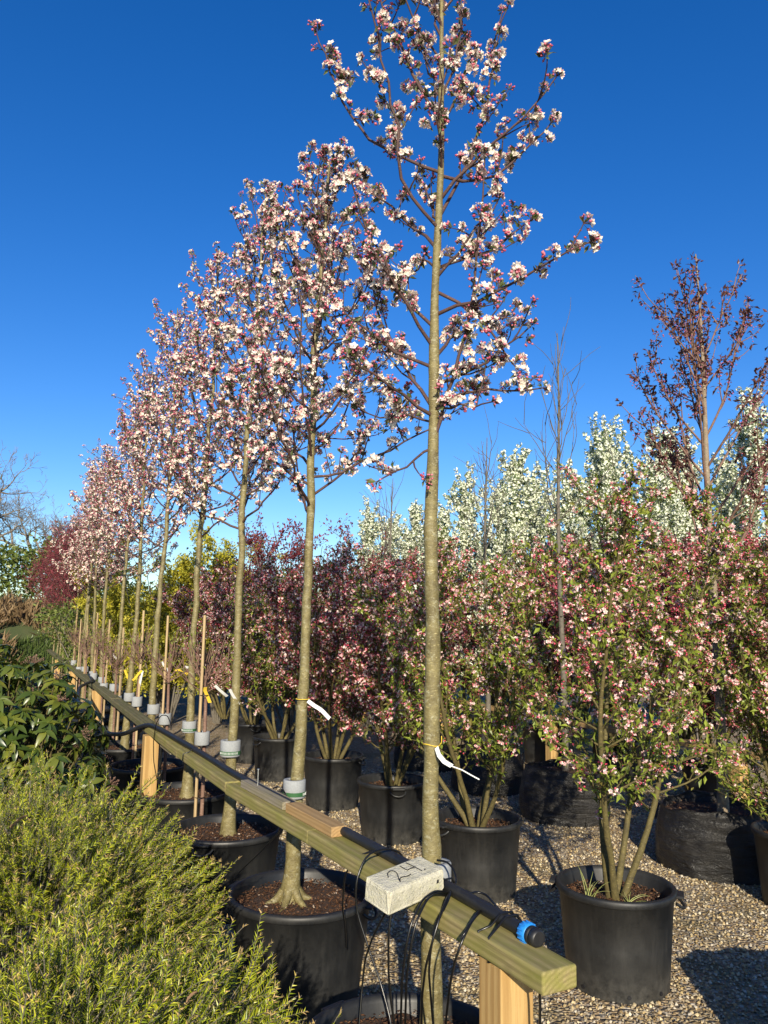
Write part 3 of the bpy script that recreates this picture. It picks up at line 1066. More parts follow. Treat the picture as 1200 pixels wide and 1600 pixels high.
def crab_tree(trunkP, r0, branches, rng, twig_gap=0.12, gap=0.06, cl_p=0.85, t0=0.15, twl=(0.05, 0.22)):
    """returns trunk geo, list of branch geos, list of (pos, dir, t)"""
    tr = Geo()
    trunk_tube(tr, trunkP, r0, 0.005, 14, rng, 0.0)
    bg, cl = [], []
    for P, r in branches:
        P = resample(P, max(7, int(plen(P) / 0.07)))
        P[1:-1] += rng.normal(0, 0.006, P[1:-1].shape)
        g = Geo()
        g.tube(P, np.linspace(r, 0.0022, len(P)), 6)
        place_clusters(P, rng, cl, gap, t0, cl_p)
        s, L = 0.14 * plen(P) + 0.05, plen(P)
        while s < L * 0.95:
            q, d = point_at(P, s / L)
            n = norm(rng.normal(0, 1, 3) + np.array([0, 0, 0.5]))
            tl = rng.uniform(*twl) * (1.1 - 0.5 * s / L)
            T = grow(q, norm(d * 0.7 + n), tl, 4, 0.5, 0.10, rng)
            g.tube(T, np.linspace(0.0034, 0.0016, 5), 4, 0, False)
            place_clusters(T, rng, cl, gap, 0.35, cl_p)
            s += twig_gap * rng.uniform(0.5, 1.6)
        bg.append(g)
    return tr, bg, cl


def rand_branches(trunkP, zb, zt, n, rng, Lmax=0.62, Lmin=0.22, ang=(58, 32), up=0.75):
    out = []
    z = trunkP[:, 2]
    az = rng.uniform(0, 6.3)
    for k in range(n):
        t = (k + rng.uniform(-0.3, 0.3)) / max(1, n - 1)
        t = min(max(t, 0), 1)
        h = zb + (zt - zb) * t
        p = np.array([np.interp(h, z, trunkP[:, 0]), np.interp(h, z, trunkP[:, 1]), h])
        az += 2.4 + rng.normal(0, 0.4)
        th = math.radians(ang[0] + (ang[1] - ang[0]) * t + rng.normal(0, 8))
        d = np.array([math.sin(th) * math.cos(az), math.sin(th) * math.sin(az), math.cos(th)])
        L = (Lmax + (Lmin - Lmax) * t) * rng.uniform(0.75, 1.25)
        out.append((grow(p, d, L, 9, up, 0.07, rng), 0.0072 - 0.0034 * t))
    return out


def finish_tree(root, tr, bg, cl, rng, individual, base, whiteness=0.5):
    tr.build('trunk', [M_BARK], root)
    for g in bg:
        g.build('branch', [M_TWIG], root)
    order = rng.permutation(len(cl))
    hi = order[:individual]
    for i in hi:
        p, d, t = cl[i]
        k = int(np.clip(rng.normal(2.0 + 4.2 * max(0, t - 0.55) / 0.45, 1.9), 0, 7))
        R = basis(d, np.array([rng.uniform(0, 6.3)]))[0]
        o = bpy.data.objects.new('blossom', CLUS_ME[k])
        COL.objects.link(o)
        o.parent = root
        s = rng.uniform(0.62, 1.12)
        o.matrix_local = Matrix.Translation(p) @ (Matrix(R.tolist()) * s).to_4x4()
    lo = order[individual:]
    if len(lo):
        g = Geo()
        add_clusters(g, [cl[i] for i in lo], CLUS[::2] if individual else CLUS_LO, rng)
        g.build('blossom_sprays', CM, root, kind='stuff')


def add_clusters(g, cl, tmpl, rng, smin=0.68, smax=1.12):
    if not cl:
        return
    P = np.array([c[0] for c in cl])
    D = np.array([c[1] for c in cl])
    t = np.array([c[2] for c in cl])
    k = np.clip(np.round(rng.normal((0.5 + 1.2 * np.maximum(0, t - 0.5) * 2) * len(tmpl) / 3.5, 0.8)), 0, len(tmpl) - 1).astype(int)
    for j in range(len(tmpl)):
        s = k == j
        if s.any():
            g.inst(tmpl[j], P[s], basis(D[s], rng.uniform(0, 6.3, s.sum())), rng.uniform(smin, smax, s.sum()))


def trunk_path(px_pts, y, base, dyn=0.0):
    P = np.array([at_y(a, b, y + dyn) for a, b in px_pts])
    return P - np.array(base)


def fine_trunk(P, rng, step=0.028, sway=0.010):
    n = int(plen(P) / step)
    Q = resample(P, n)
    w = rng.normal(0, 1, (n, 3))
    for _ in range(10):
        w = 0.25 * np.roll(w, 1, 0) + 0.5 * w + 0.25 * np.roll(w, -1, 0)
    Q = Q + w * np.array([sway, sway, 0])
    return Q[:, 2], Q


def lumps(z, rng):
    n = len(z)
    a = rng.normal(0, 1, n)
    for _ in range(4):
        a = 0.25 * np.roll(a, 1) + 0.5 * a + 0.25 * np.roll(a, -1)
    f = 1 + 0.075 * a
    for _ in range(16):
        c = rng.uniform(0.25, z.max())
        f = f + rng.uniform(0.04, 0.14) * np.exp(-((z - c) / rng.uniform(0.012, 0.03)) ** 2)
    return f


# --- first tree: limbs laid out one by one
rng = np.random.default_rng(21)
B1 = np.array([0.165, 2.53, 0.0])
tree1 = thing('crab_apple_tree', 'tall pink and white crab apple tree behind the brick, nearest tree of the row', 'tree', B1, group=TREE_GROUP)
T1 = np.array([at_y(a, b, 2.53) for a, b in ((673, 1660), (673, 1600), (675, 1520), (672, 1440), (674, 1340), (674, 1250), (674, 1150), (675, 1020), (674, 850), (676, 700), (679, 600), (678, 500), (682, 420), (684, 360), (690, 300), (691, 250), (687, 180), (691, 90), (690, 0), (694, -120), (697, -230))]) - B1
T1 = resample(T1, 46)
g = Geo()
rr = np.interp(T1[:, 2], [0.35, 0.6, 1.0, 1.8, 2.2, 2.8, 3.3, 4.3], [0.036, 0.031, 0.026, 0.0225, 0.019, 0.0145, 0.011, 0.004])
L1 = [
    ([(684, 493), (721, 477), (767, 463), (812, 433), (858, 408), (922, 378)], -0.25),
    ([(691, 275), (730, 293), (767, 280), (799, 261), (831, 229), (867, 183)], 0.2),
    ([(690, 312), (721, 270), (757, 234), (799, 197), (835, 170), (870, 119)], -0.15),
    ([(685, 339), (716, 293), (739, 229), (751, 192), (767, 128), (773, 55), (785, 18)], 0.25),
    ([(683, 357), (657, 341), (634, 316), (629, 293), (622, 229), (615, 160), (597, 101), (583, 46), (566, -50)], -0.2),
    ([(690, 270), (638, 247), (574, 225), (556, 192), (533, 156), (510, 101), (492, 41)], 0.15),
    ([(687, 183), (657, 142), (629, 78), (602, 27), (585, -60)], 0.1),
    ([(690, 96), (657, 37), (629, 0), (615, -60)], -0.1),
    ([(688, 150), (709, 121), (718, 60), (721, -5)], 0.12),
    ([(682, 390), (647, 362), (615, 321), (583, 298), (551, 275)], 0.22),
    ([(676, 650), (637, 617), (600, 596), (567, 567), (542, 558)], -0.22),
    ([(684, 455), (725, 470), (750, 496), (772, 522), (795, 556), (812, 580)], -0.1),
    ([(678, 640), (715, 605), (750, 607), (799, 620), (848, 606)], 0.1),
    ([(676, 690), (705, 600), (725, 540), (742, 440), (752, 330), (758, 240)], -0.12),
    ([(677, 640), (640, 600), (620, 545), (585, 480), (560, 400)], 0.15),
    ([(679, 575), (640, 560), (600, 540), (550, 500), (520, 470)], -0.1),
    ([(675, 700), (650, 722), (620, 735), (590, 752)], 0.05),
    ([(677, 640), (705, 632), (740, 633), (768, 628)], -0.15),
    ([(679, 560), (700, 520), (730, 520), (770, 490), (800, 495)], 0.25),
    ([(680, 420), (655, 395), (640, 440), (618, 470)], 0.2),
    ([(684, 420), (715, 400), (760, 410), (800, 365), (835, 340)], 0.22),
    ([(679, 545), (652, 505), (615, 450), (596, 380), (560, 330), (548, 280)], -0.25),
    ([(676, 660), (630, 640), (590, 660), (560, 640)], 0.3),
    ([(690, 60), (675, 20), (668, -60)], 0.1), ([(692, 0), (705, -60), (712, -130)], -0.1), ([(691, 40), (648, -20), (640, -90)], 0.15), ([(693, -60), (672, -120), (668, -190)], 0.0), ([(691, 20), (735, -30), (748, -110)], -0.12),
]
br1 = []
for pts, dy in L1:
    n = len(pts)
    P = np.array([at_y(a, b, 2.53 + dy * (k / (n - 1)) ** 0.9) for k, (a, b) in enumerate(pts)]) - B1
    h0 = P[0, 2]
    P[0, 0] = np.interp(h0, T1[:, 2], T1[:, 0])
    P[0, 1] = 0
    br1.append((P, 0.0068 if n > 4 else 0.0048))
br1 += [b for b in rand_branches(T1, 2.4, 3.9, 9, rng, 0.42, 0.2)]
tr, bg, cl = crab_tree(T1, 0.03, br1, rng, 0.11, 0.055, 0.74, 0.25, (0.04, 0.22))
z2, P2 = fine_trunk(T1, rng, 0.028, 0.004)
rr = np.interp(z2, T1[:, 2], rr) * lumps(z2, rng)
tr = Geo().tube(P2, rr, 18)
finish_tree(tree1, tr, bg, cl, rng, 300, B1)

# --- further trees of the row
TREE_LAB = {
    1: 'pink and white crab apple tree beside the grey block, second of the row',
    2: 'pink and white crab apple tree with slanting white trunk label, third of the row',
    3: 'pink and white crab apple tree, fourth from the near end of the rail',
}


def row_tree(i, seed, h_top, zb, nb, ind, lean):
    rng = np.random.default_rng(seed)
    x, y = TREES[i]
    root = thing('crab_apple_tree', TREE_LAB.get(i, 'slim crab apple tree in pale pink blossom, %s tree of the row' % ORD[i]), 'tree', (x, y, 0.37), group=TREE_GROUP)
    n = 40
    z = np.linspace(0, h_top - 0.37, n)
    P = np.stack([lean * z + 0.012 * np.sin(z * 2.1 + seed), 0.01 * np.cos(z * 1.7 + seed), z], 1)
    br = rand_branches(P, zb - 0.37, h_top - 0.6, nb, rng, 0.84, 0.30, (74, 34), 1.15)
    tr, bg, cl = crab_tree(P, 0.03, br, rng, 0.095, 0.062, 0.82, 0.2, (0.06, 0.34))
    tr = Geo()
    z2, P2 = fine_trunk(P, rng)
    r = np.interp(z2, [0, 0.05, 0.12, 0.3, 0.6, 1.0, 1.5, 2.0, 3, h_top - 0.37], [0.062, 0.048, 0.040, 0.032, 0.028, 0.0235, 0.020, 0.018, 0.011, 0.004]) * lumps(z2, rng)
    tr.tube(P2, r, 14)
    finish_tree(root, tr, bg, cl, rng, ind, None)
    if i == 1:
        for k in range(6):
            a = k * 1.05 + 0.3
            Q = [(0.03 * math.cos(a), 0.03 * math.sin(a), 0.07), (0.06 * math.cos(a), 0.06 * math.sin(a), 0.03), (0.13 * math.cos(a), 0.13 * math.sin(a), 0.012)]
            Geo().tube(resample(Q, 6), np.linspace(0.022, 0.008, 6), 7).build('root', M_BARK, root)
    return root


row_tree(1, 31, 3.9, 2.1, 36, 300, 0.022)
t3 = row_tree(2, 32, 4.35, 2.15, 38, 300, 0.016)
t4 = row_tree(3, 33, 4.4, 2.2, 36, 0, 0.012)
t6 = row_tree(5, 36, 4.15, 2.2, 30, 0, 0.010)
t5 = row_tree(4, 34, 4.35, 2.2, 34, 0, 0.008)
for i in range(6, 11):
    src = (t4, t5, t6)[(i * 2) % 3]
    x, y = TREES[i]
    _c = copy_tree(src, (x, y, 0.37), 1.3 * i, 'slim crab apple tree in pale pink blossom, %s tree of the row' % ORD[i], (0.95, 0.95, {5: 0.94, 6: 0.91}.get(i, 0.865 + 0.012 * (i % 3))))
    _c.rotation_euler = (0.012 * math.sin(i * 2.3), 0.014 + 0.014 * math.cos(i * 3.1), 1.3 * i)


# ------------------------------------------------------------------ maroon trees at the far end of the row
def leaf_cloud(g, P, D, L, rng, m=0, W=0.45, far=False):
    n = len(P)
    if n == 0:
        return
    d = norm(D)
    up = norm(np.array([0, 0, 1.0]) + rng.normal(0, 0.6, (n, 3)))
    x = norm(np.cross(d, up))
    R = np.stack([x, d, np.cross(x, d)], axis=2)
    g.inst(t_leaf2(W, m) if far else t_leaf(1, W, 0.1, 0.15, m), P, R, L * rng.uniform(0.65, 1.25, n))


def twiggy(root_z, h_top, zb, nb, rng, Lmax, Lmin, ang, up, tw_gap, tw_len, r0=0.03, lean=0.0, sub=0):
    n = 26
    z = np.linspace(0, h_top - root_z, n)
    P = np.stack([lean * z + 0.015 * np.sin(z * 2 + rng.uniform(0, 6)), 0.015 * np.cos(z * 1.6 + rng.uniform(0, 6)), z], 1)
    br = rand_branches(P, zb - root_z, h_top - root_z - 0.35, nb, rng, Lmax, Lmin, ang, up)
    skel = Geo().tube(P, np.interp(z, [0, 0.3 * z[-1], z[-1]], [r0, r0 * 0.8, 0.004]), 10)
    lines = []
    for B, r in br:
        skel.tube(B, np.linspace(r * r0 / 0.03, 0.002, len(B)), 5, 1, False)
        lines.append(B)
        s, L = 0.15 * plen(B), plen(B)
        while s < L:
            q, d = point_at(B, min(0.999, s / L))
            T = grow(q, norm(d + 0.9 * rdir(rng, 0.4)), rng.uniform(*tw_len), 4, 0.4, 0.12, rng)
            skel.tube(T, np.linspace(0.0035, 0.0015, 5), 4, 1, False)
            lines.append(T)
            for _ in range(sub):
                q2, d2 = point_at(T, rng.uniform(0.2, 0.95))
                T2 = grow(q2, norm(d2 + 0.9 * rdir(rng, 0.4)), rng.uniform(*tw_len) * 0.6, 3, 0.3, 0.12, rng)
                skel.tube(T2, np.linspace(0.0025, 0.0012, 4), 3, 1, False)
                lines.append(T2)
            s += tw_gap * rng.uniform(0.6, 1.5)
    return skel, lines, P


def along_lines(lines, gap, rng, jit=0.02, t0=0.1):
    P, D, t = [], [], []
    for L in lines:
        n = max(1, int(plen(L) / gap))
        for k in range(n):
            f = min(0.999, t0 + (1 - t0) * (k + rng.random()) / n)
            q, d = point_at(L, f)
            P.append(q + rng.normal(0, jit, 3))
            D.append(norm(d * 0.5 + rng.normal(0, 0.8, 3) + [0, 0, 0.2]))
            t.append(f)
    return np.array(P), np.array(D), np.array(t)


rng = np.random.default_rng(41)
sk, lines, _ = twiggy(0.37, 3.45, 1.7, 28, rng, 1.0, 0.3, (62, 25), 0.8, 0.09, (0.1, 0.4), 0.024)
P, D, t = along_lines(lines, 0.016, rng)
lf = Geo()
leaf_cloud(lf, P, D, 0.042, rng, 0, 0.5, True)
mar = thing('maroon_tree', '', 'tree', (*TREES[11], 0.37), group='maroon leaved trees at the far end of the row')
sk.build('trunk', [M_BARK, M_TWIG], mar)
lf.build('foliage', M_MAROON, mar, kind='stuff')
mar['label'] = 'deep red leaved tree along the rail, first one beyond the pale pink trees'
ml = ['second', 'third', 'fourth', 'fifth', 'sixth']
for k in range(5):
    x, y = TREES[12 + k]
    copy_tree(mar, (x, y, 0.37), 1.7 * k + 1, 'deep red leaved tree far along the rail, %s beyond the pale pink trees' % ml[k])


# ------------------------------------------------------------------ foam collars at the rail
def make_collar(strap):
    t = thing('foam_collar', '', 'pipe foam', group='grey foam collars round the trunks at the rail')
    g = Geo()
    prof = [(0.032, 0), (0.056, 0), (0.058, 0.004), (0.058, 0.086), (0.056, 0.09), (0.034, 0.09), (0.032, 0.086), (0.032, 0)]
    sides = 30
    a = np.linspace(0.12, 2 * math.pi - 0.02, sides)
    pr = np.array(prof)
    V = np.stack([pr[:, 0:1] * np.cos(a), pr[:, 0:1] * np.sin(a), np.repeat(pr[:, 1:2], sides, 1)], 2)
    k = len(pr)
    i = np.arange(k - 1)[:, None] * sides
    j = np.arange(sides - 1)[None]
    g.quads(V.reshape(-1, 3), np.stack([i + j, i + j + 1, i + sides + j + 1, i + sides + j], 2).reshape(-1, 4), 0, True)
    g.build('foam_tube', M_FOAM, t)
    if strap:
        s = Geo()
        s.lathe([(0.0585, 0.012), (0.060, 0.012), (0.060, 0.032), (0.0585, 0.032)], 30, 0, False)
        s.build('green_band', M_GREEN, t)
        for q in range(16):
            an = -2.6 + q * 0.13
            Geo().box((0.0012, 0.0022, 0.012), 0, 0, (0.0605, 0, 0.022)).build('band_mark', M_WHITE, t, rot=(0, 0, an))
    return t


c1 = make_collar(True)
c2 = make_collar(False)
CL = ['grey foam collar just behind the numbered brick, round the nearest trunk', 'grey foam collar round the trunk beside the grey timber block', 'grey foam collar with green printed band, round the third trunk of the row', 'grey foam collar round the fourth trunk of the row',
      'grey foam collar round the fifth trunk of the row', 'grey foam collar round the sixth trunk of the row', 'grey foam collar round the seventh trunk of the row', 'grey foam collar round the eighth trunk of the row', 'grey foam collar round the ninth trunk of the row', 'grey foam collar round the tenth trunk of the row']
for i in range(10):
    x, y = TREES[i]
    if i == 2:
        o = c1
        o.location = (x + 0.005, y, 0.83)
        o['label'] = CL[i]
    elif i == 0:
        o = c2
        o.location = (x + 0.012, y - 0.0, 0.79)
        o.scale = (0.86, 0.86, 0.9)
        o['label'] = CL[i]
    else:
        copy_tree(c1 if i in (1, 3) else c2, (x + 0.004, y, 0.83 if i < 4 else 0.84), 2.0 * i, CL[i], 0.86 if i else 1)

# ------------------------------------------------------------------ staked shrubs between the trees
STAKED = []


def make_staked(seed):
    rng = np.random.default_rng(seed)
    t = thing('staked_shrub', '', 'shrub', group='small staked shrubs between the row trees')
    stem = Geo()
    S = grow((0.022, 0, 0.3), (0, 0, 1), 0.95, 12, 0.2, 0.015, rng)
    S -= [S[0, 0] - 0.022, S[0, 1], 0]
    stem.tube(S, np.linspace(0.0125, 0.010, 13), 9)
    stem.build('stem', M_REDTWIG, t)
    tw, buds = Geo(), Geo()
    top = S[-1]
    for k in range(26):
        p = top - [0, 0, rng.uniform(0, 0.12)]
        az = rng.uniform(0, 6.3)
        th = rng.uniform(0.25, 1.25)
        d = np.array([math.sin(th) * math.cos(az), math.sin(th) * math.sin(az), math.cos(th)])
        T = grow(p, d, rng.uniform(0.16, 0.34), 7, 0.9, 0.07, rng)
        tw.tube(T, np.linspace(0.0042, 0.0022, 8), 5, 0, False)
        ends = [T]
        for _ in range(2):
            q, d2 = point_at(T, rng.uniform(0.35, 0.8))
            T2 = grow(q, norm(d2 + 0.8 * rdir(rng, 0.6)), rng.uniform(0.06, 0.17), 4, 0.7, 0.08, rng)
            tw.tube(T2, np.linspace(0.003, 0.002, 5), 4, 0, False)
            ends.append(T2)
        for E in ends:
            q, d3 = E[-1], norm(E[-1] - E[-2])
            bud_on(buds, q, d3, 0.004, 0, rng, 4)
            for _ in range(3 if rng.random() < 0.35 else 1):
                leaf_on(buds, q, norm(d3 + 0.9 * rdir(rng, 0.3)), rng.uniform(0.015, 0.034), 0, rng)
    tw.build('twigs', M_REDTWIG, t)
    buds.build('leaf_buds', M_TBUD, t, kind='stuff')
    st = Geo()
    st.box((1.34, 0.018, 0.017), 0.002)
    st.build('stake', M_STAKE, t, (-0.012, -0.02, 0.97), (0, -math.pi / 2, 0))
    for z in (0.5, 1.13):
        Geo().tube([(0.030 * math.cos(a) + 0.006, 0.028 * math.sin(a) - 0.01, z) for a in np.linspace(0, 6.283, 14)], 0.0025, 4, 0, False).build('tie', M_TUBE, t)
    f = Geo()
    f.lathe([(0.030, 0), (0.044, 0), (0.045, 0.005), (0.045, 0.078), (0.043, 0.082), (0.031, 0.082), (0.030, 0.078), (0.030, 0)], 24)
    f.build('foam_sleeve', M_FOAM, t, (0.004, -0.008, 0.82))
    po = Geo()
    po.lathe([(0.001, 0), (0.11, 0), (0.13, 0.26), (0.137, 0.262), (0.137, 0.285), (0.125, 0.285), (0.12, 0.25), (0.001, 0.25)], 32)
    po.build('small_pot', M_POT, t)
    return t


def strip(label, P, w, side, m, name, group, hang=None, tie=None, tiem=M_YTAG):
    t = thing(name, label, 'plant tag', P[0], group=group)
    Q = resample(np.array(P) - np.array(P[0]), 14)
    Geo().ribbon(Q, w, side, 0.0012).build('tag_strip', m, t)
    if tie is not None:
        Geo().tube(np.array(tie) - np.array(P[0]), 0.0018, 5, 0, False).build('tie_loop', tiem, t)
    return t


st_a, st_b = make_staked(51), make_staked(52)
SX = []
for k in range(9):
    i = k + 2
    x = (TREES[i][0] + TREES[i + 1][0]) / 2 - 0.035
    y = (TREES[i][1] + TREES[i + 1][1]) / 2
    SX.append((x, y))
    lab = ['staked shrub with bare reddish twigs between the third and fourth trunks', 'staked shrub with a yellow tag flying right, between the fourth and fifth trunks'][k] if k < 2 else 'small staked shrub between the %s and %s trunks along the rail' % (ORD[i], ORD[i + 1])
    if k == 0:
        o = st_a
    elif k == 1:
        o = st_b
    else:
        o = copy_tree(st_a if k % 2 else st_b, (0, 0, 0), 0)
    o.location = (x, y, 0.0)
    o.rotation_euler = (0, 0, k * 0.9 if k > 1 else 0)
    o['label'] = lab
    if k > 1:
        o.scale = (1, 1, 0.93 + 0.05 * (k % 3))
st_a.scale = (1.05, 1.05, 1.0)
tg_y, tg_w = 'yellow tags on the staked shrubs', 'white plant labels along the tree row'


def tagpx(label, pts, y, w, m, name, group, dirw=(0.3, 0, 1)):
    P = [at_y(a, b, y + 0.02 * k) for k, (a, b) in enumerate(pts)]
    d = norm(P[-1] - P[0])
    side = norm(np.cross(d, (0.15, 1.0, 0.2)))
    return strip(label, P, w, side, m, name, group)


tagpx('yellow tag hanging on the stake of the shrub between the third and fourth trunks', [(321, 1074), (320, 1079), (324, 1087), (328, 1098)], SX[0][1] - 0.06, 0.0234, M_YTAG, 'yellow_tag', tg_y)
tagpx('yellow tag flying out to the right of the stake between the fourth and fifth trunks', [(274, 1047), (284, 1047), (291, 1052), (297, 1054)], SX[1][1] - 0.06, 0.0172, M_YTAG, 'yellow_tag', tg_y)
tagpx('yellow tag bent down left beside a white label, by the sixth trunk', [(222, 1048), (216, 1053), (211, 1060), (207, 1063)], SX[2][1] - 0.06, 0.0187, M_YTAG, 'yellow_tag', tg_y)
tagpx('yellow tag hanging by the seventh trunk, farther than the one bent beside the white label', [(195, 1047), (198, 1055), (202, 1064)], SX[3][1] - 0.06, 0.0234, M_YTAG, 'yellow_tag', tg_y)
tagpx('white label strip slanting on the trunk of the third tree', [(359, 1077), (363, 1085), (368, 1093), (373, 1101)], TREES[2][1] - 0.07, 0.0172, M_WHITE, 'white_tag', tg_w)
tagpx('white label strip pointing left, just left of the third trunk', [(336, 1071), (343, 1078), (350, 1084), (355, 1088)], TREES[2][1] - 0.02, 0.0172, M_WHITE, 'white_tag', tg_w)
tagpx('white label strip slanting at the fifth trunk', [(253, 1034), (258, 1042), (263, 1050), (267, 1055)], TREES[4][1] - 0.07, 0.0218, M_WHITE, 'white_tag', tg_w)
tagpx('white label strip level in the air right of the yellow flying tag', [(288, 1042), (295, 1043), (301, 1044)], SX[1][1], 0.0187, M_WHITE, 'white_tag', tg_w)
tagpx('white label hanging nearly upright beside the bent yellow tag', [(223, 1048), (221, 1057), (219, 1066), (218, 1074)], SX[2][1] - 0.06, 0.0187, M_WHITE, 'white_tag', tg_w)
tagpx('small white label strip far along the row, by the eighth trunk', [(177, 1021), (181, 1029), (185, 1037)], SX[4][1], 0.0234, M_WHITE, 'white_tag', tg_w)
# the two ties on the first and second trunks
P = [at_y(682, 1168, 2.49), at_y(686, 1180, 2.47), at_y(694, 1190, 2.46), at_y(706, 1197, 2.46), at_y(722, 1203, 2.46), at_y(736, 1211, 2.46), at_y(749, 1218, 2.46)]
c = at_y(674, 1163, 2.53)
loop = [(c[0] + 0.027 * math.cos(a), c[1] + 0.027 * math.sin(a), c[2] + 0.003 * math.sin(2 * a)) for a in np.linspace(0, 6.283, 18)] + [at_y(690, 1160, 2.5), at_y(690, 1150, 2.5)]
tg = thing('white_tag', 'white label and thin tail tied with yellow string to the nearest trunk', 'plant tag', P[0], group=tg_w)
Geo().ribbon(np.array(P[:4]) - P[0], 0.014, norm(np.cross(np.array(P[3]) - P[0], (0, 1, 0))), 0.0012).build('tag_strip', M_WHITE, tg)
Geo().ribbon(np.array(P[3:]) - P[0], 0.0035, norm(np.cross(np.array(P[-1]) - P[3], (0, 1, 0))), 0.0012).build('tag_tail', M_WHITE, tg)
Geo().tube(np.array(loop) - P[0], 0.0016, 5, 0, False).build('tie_loop', M_YTAG, tg)
P = [at_y(481, 1095, 3.54), at_y(490, 1102, 3.53), at_y(502, 1109, 3.52), at_y(515, 1123, 3.52)]
c = at_y(473, 1092, 3.58)
loop = [(c[0] + 0.031 * math.cos(a), c[1] + 0.031 * math.sin(a), c[2]) for a in np.linspace(0, 6.283, 18)]
strip('white label tied with yellow string to the second trunk', P, 0.017, norm(np.cross(P[-1] - P[0], (0, 1, 0))), M_WHITE, 'white_tag', tg_w, tie=loop)


# ------------------------------------------------------------------ potted multi-stem shrubs behind the rail
SHRUB_CL = []
_sr = np.random.default_rng(61)
for k in ((4, 3, 3), (3, 4, 3), (2, 5, 3), (0, 5, 4)):
    SHRUB_CL.append(cluster(_sr, k[0], k[1], k[2], 0.0115, 0.019, 0.0048, 0.036))
SHRUB_LO = []
for k in ((5, 4, 2), (3, 6, 2), (1, 8, 2)):
    g = Geo()
    for _ in range(k[0]):
        d = rdir(_sr, 0.8)
        x = norm(np.cross(d, rdir(_sr)))
        y = np.cross(d, x)
        r = 0.0118
        p = d * 0.022 * _sr.uniform(0.7, 1.2)
        g.add([p + x * r, p + y * r, p - x * r, p - y * r, p - d * 0.007], [[0, 1, 4], [1, 2, 4], [2, 3, 4], [3, 0, 4]], 0)
    for _ in range(k[1]):
        d = rdir(_sr, 0.8)
        bud_on(g, d * 0.028 * _sr.uniform(0.6, 1.15), d, 0.0058, 1, _sr, 3)
    for _ in range(k[2]):
        d = rdir(_sr, 0.3)
        leaf_on(g, d * 0.006, d, 0.034, 2, _sr, 0.45, True)
    SHRUB_LO.append(g)
SM = [M_SPETAL, M_SBUD, M_PLEAF, M_SHRUBBARK]


def make_shrub(seed, label, group, H=1.85, nst=5, R=0.5, fine=True, leaf_gap=0.021, cl_gap=0.045, zc=0.5, red=0.0, name='crab_apple_shrub', dens=0.75, lean=(0.2, 0.62)):
    """multi-stem shrub rooted at its own origin (the soil)"""
    rng = np.random.default_rng(seed)
    t = thing(name, label, 'shrub', group=group)
    lines = []
    for s in range(nst):
        az = s * 2 * math.pi / nst + rng.normal(0, 0.3)
        th = rng.uniform(*lean)
        d = np.array([math.sin(th) * math.cos(az), math.sin(th) * math.sin(az), math.cos(th)])
        S = grow((0.03 * math.cos(az), 0.03 * math.sin(az), -0.02), d, H * rng.uniform(0.88, 1.08), 16, 0.9, 0.055, rng)
        g = Geo()
        g.tube(S, np.interp(np.linspace(0, 1, 17), [0, 0.1, 1], [0.02, 0.016, 0.003]) * (1 + rng.normal(0, 0.04, 17)), 8)
        lines.append(S[9:])
        z = zc
        while z < H * 0.96:
            f = z / H
            q, dd = point_at(S, min(0.97, f))
            for _ in range(1 + (rng.random() < 0.5)):
                a2 = rng.uniform(0, 6.3)
                th2 = rng.uniform(0.6, 1.35)
                d2 = np.array([math.sin(th2) * math.cos(a2), math.sin(th2) * math.sin(a2), math.cos(th2)])
                rad = R * (1.15 - 0.75 * f)
                B = grow(q, d2, rad * rng.uniform(0.55, 1.1), 7, 0.55, 0.10, rng)
                g.tube(B, np.linspace(0.0055, 0.002, 8), 5, 0, False)
                lines.append(B)
                for _ in range(4):
                    q3, d3 = point_at(B, rng.uniform(0.2, 0.98))
                    T = grow(q3, norm(d3 + 0.9 * rdir(rng, 0.3)), rng.uniform(0.08, 0.22), 4, 0.3, 0.12, rng)
                    g.tube(T, np.linspace(0.003, 0.0014, 5), 3, 0, False)
                    lines.append(T)
            z += rng.uniform(0.07, 0.13)
        g.build('stem', M_SHRUBBARK, t)
    P, D, tt = along_lines(lines, leaf_gap, rng, 0.014)
    lf = Geo()
    leaf_cloud(lf, P, D, 0.041 if fine else 0.046, rng, 0, 0.40)
    lf.build('foliage', M_PLEAF if fine else M_DLEAF, t, kind='stuff')
    P, D, tt = along_lines(lines, cl_gap, rng, 0.012)
    keep = rng.random(len(P)) < dens * (0.20 + 0.8 * np.clip((P[:, 2] - 0.3) / (0.8 * H), 0, 1)) * (0.55 + 0.9 * (np.sin(P[:, 0] * 9 + P[:, 2] * 7) * np.sin(P[:, 1] * 8 - P[:, 2] * 5) > -0.15))
    fl = Geo()
    add_clusters(fl, [(P[i], D[i], min(1, max(0, tt[i] * 0.6 + red))) for i in np.flatnonzero(keep)], SHRUB_CL if fine else SHRUB_LO, rng)
    fl.build('blossom_sprays', [M_CPETAL if red >= 0.3 else M_SPETAL, M_SBUD, M_PLEAF if fine else M_DLEAF, M_SHRUBBARK], t, kind='stuff')
    return t


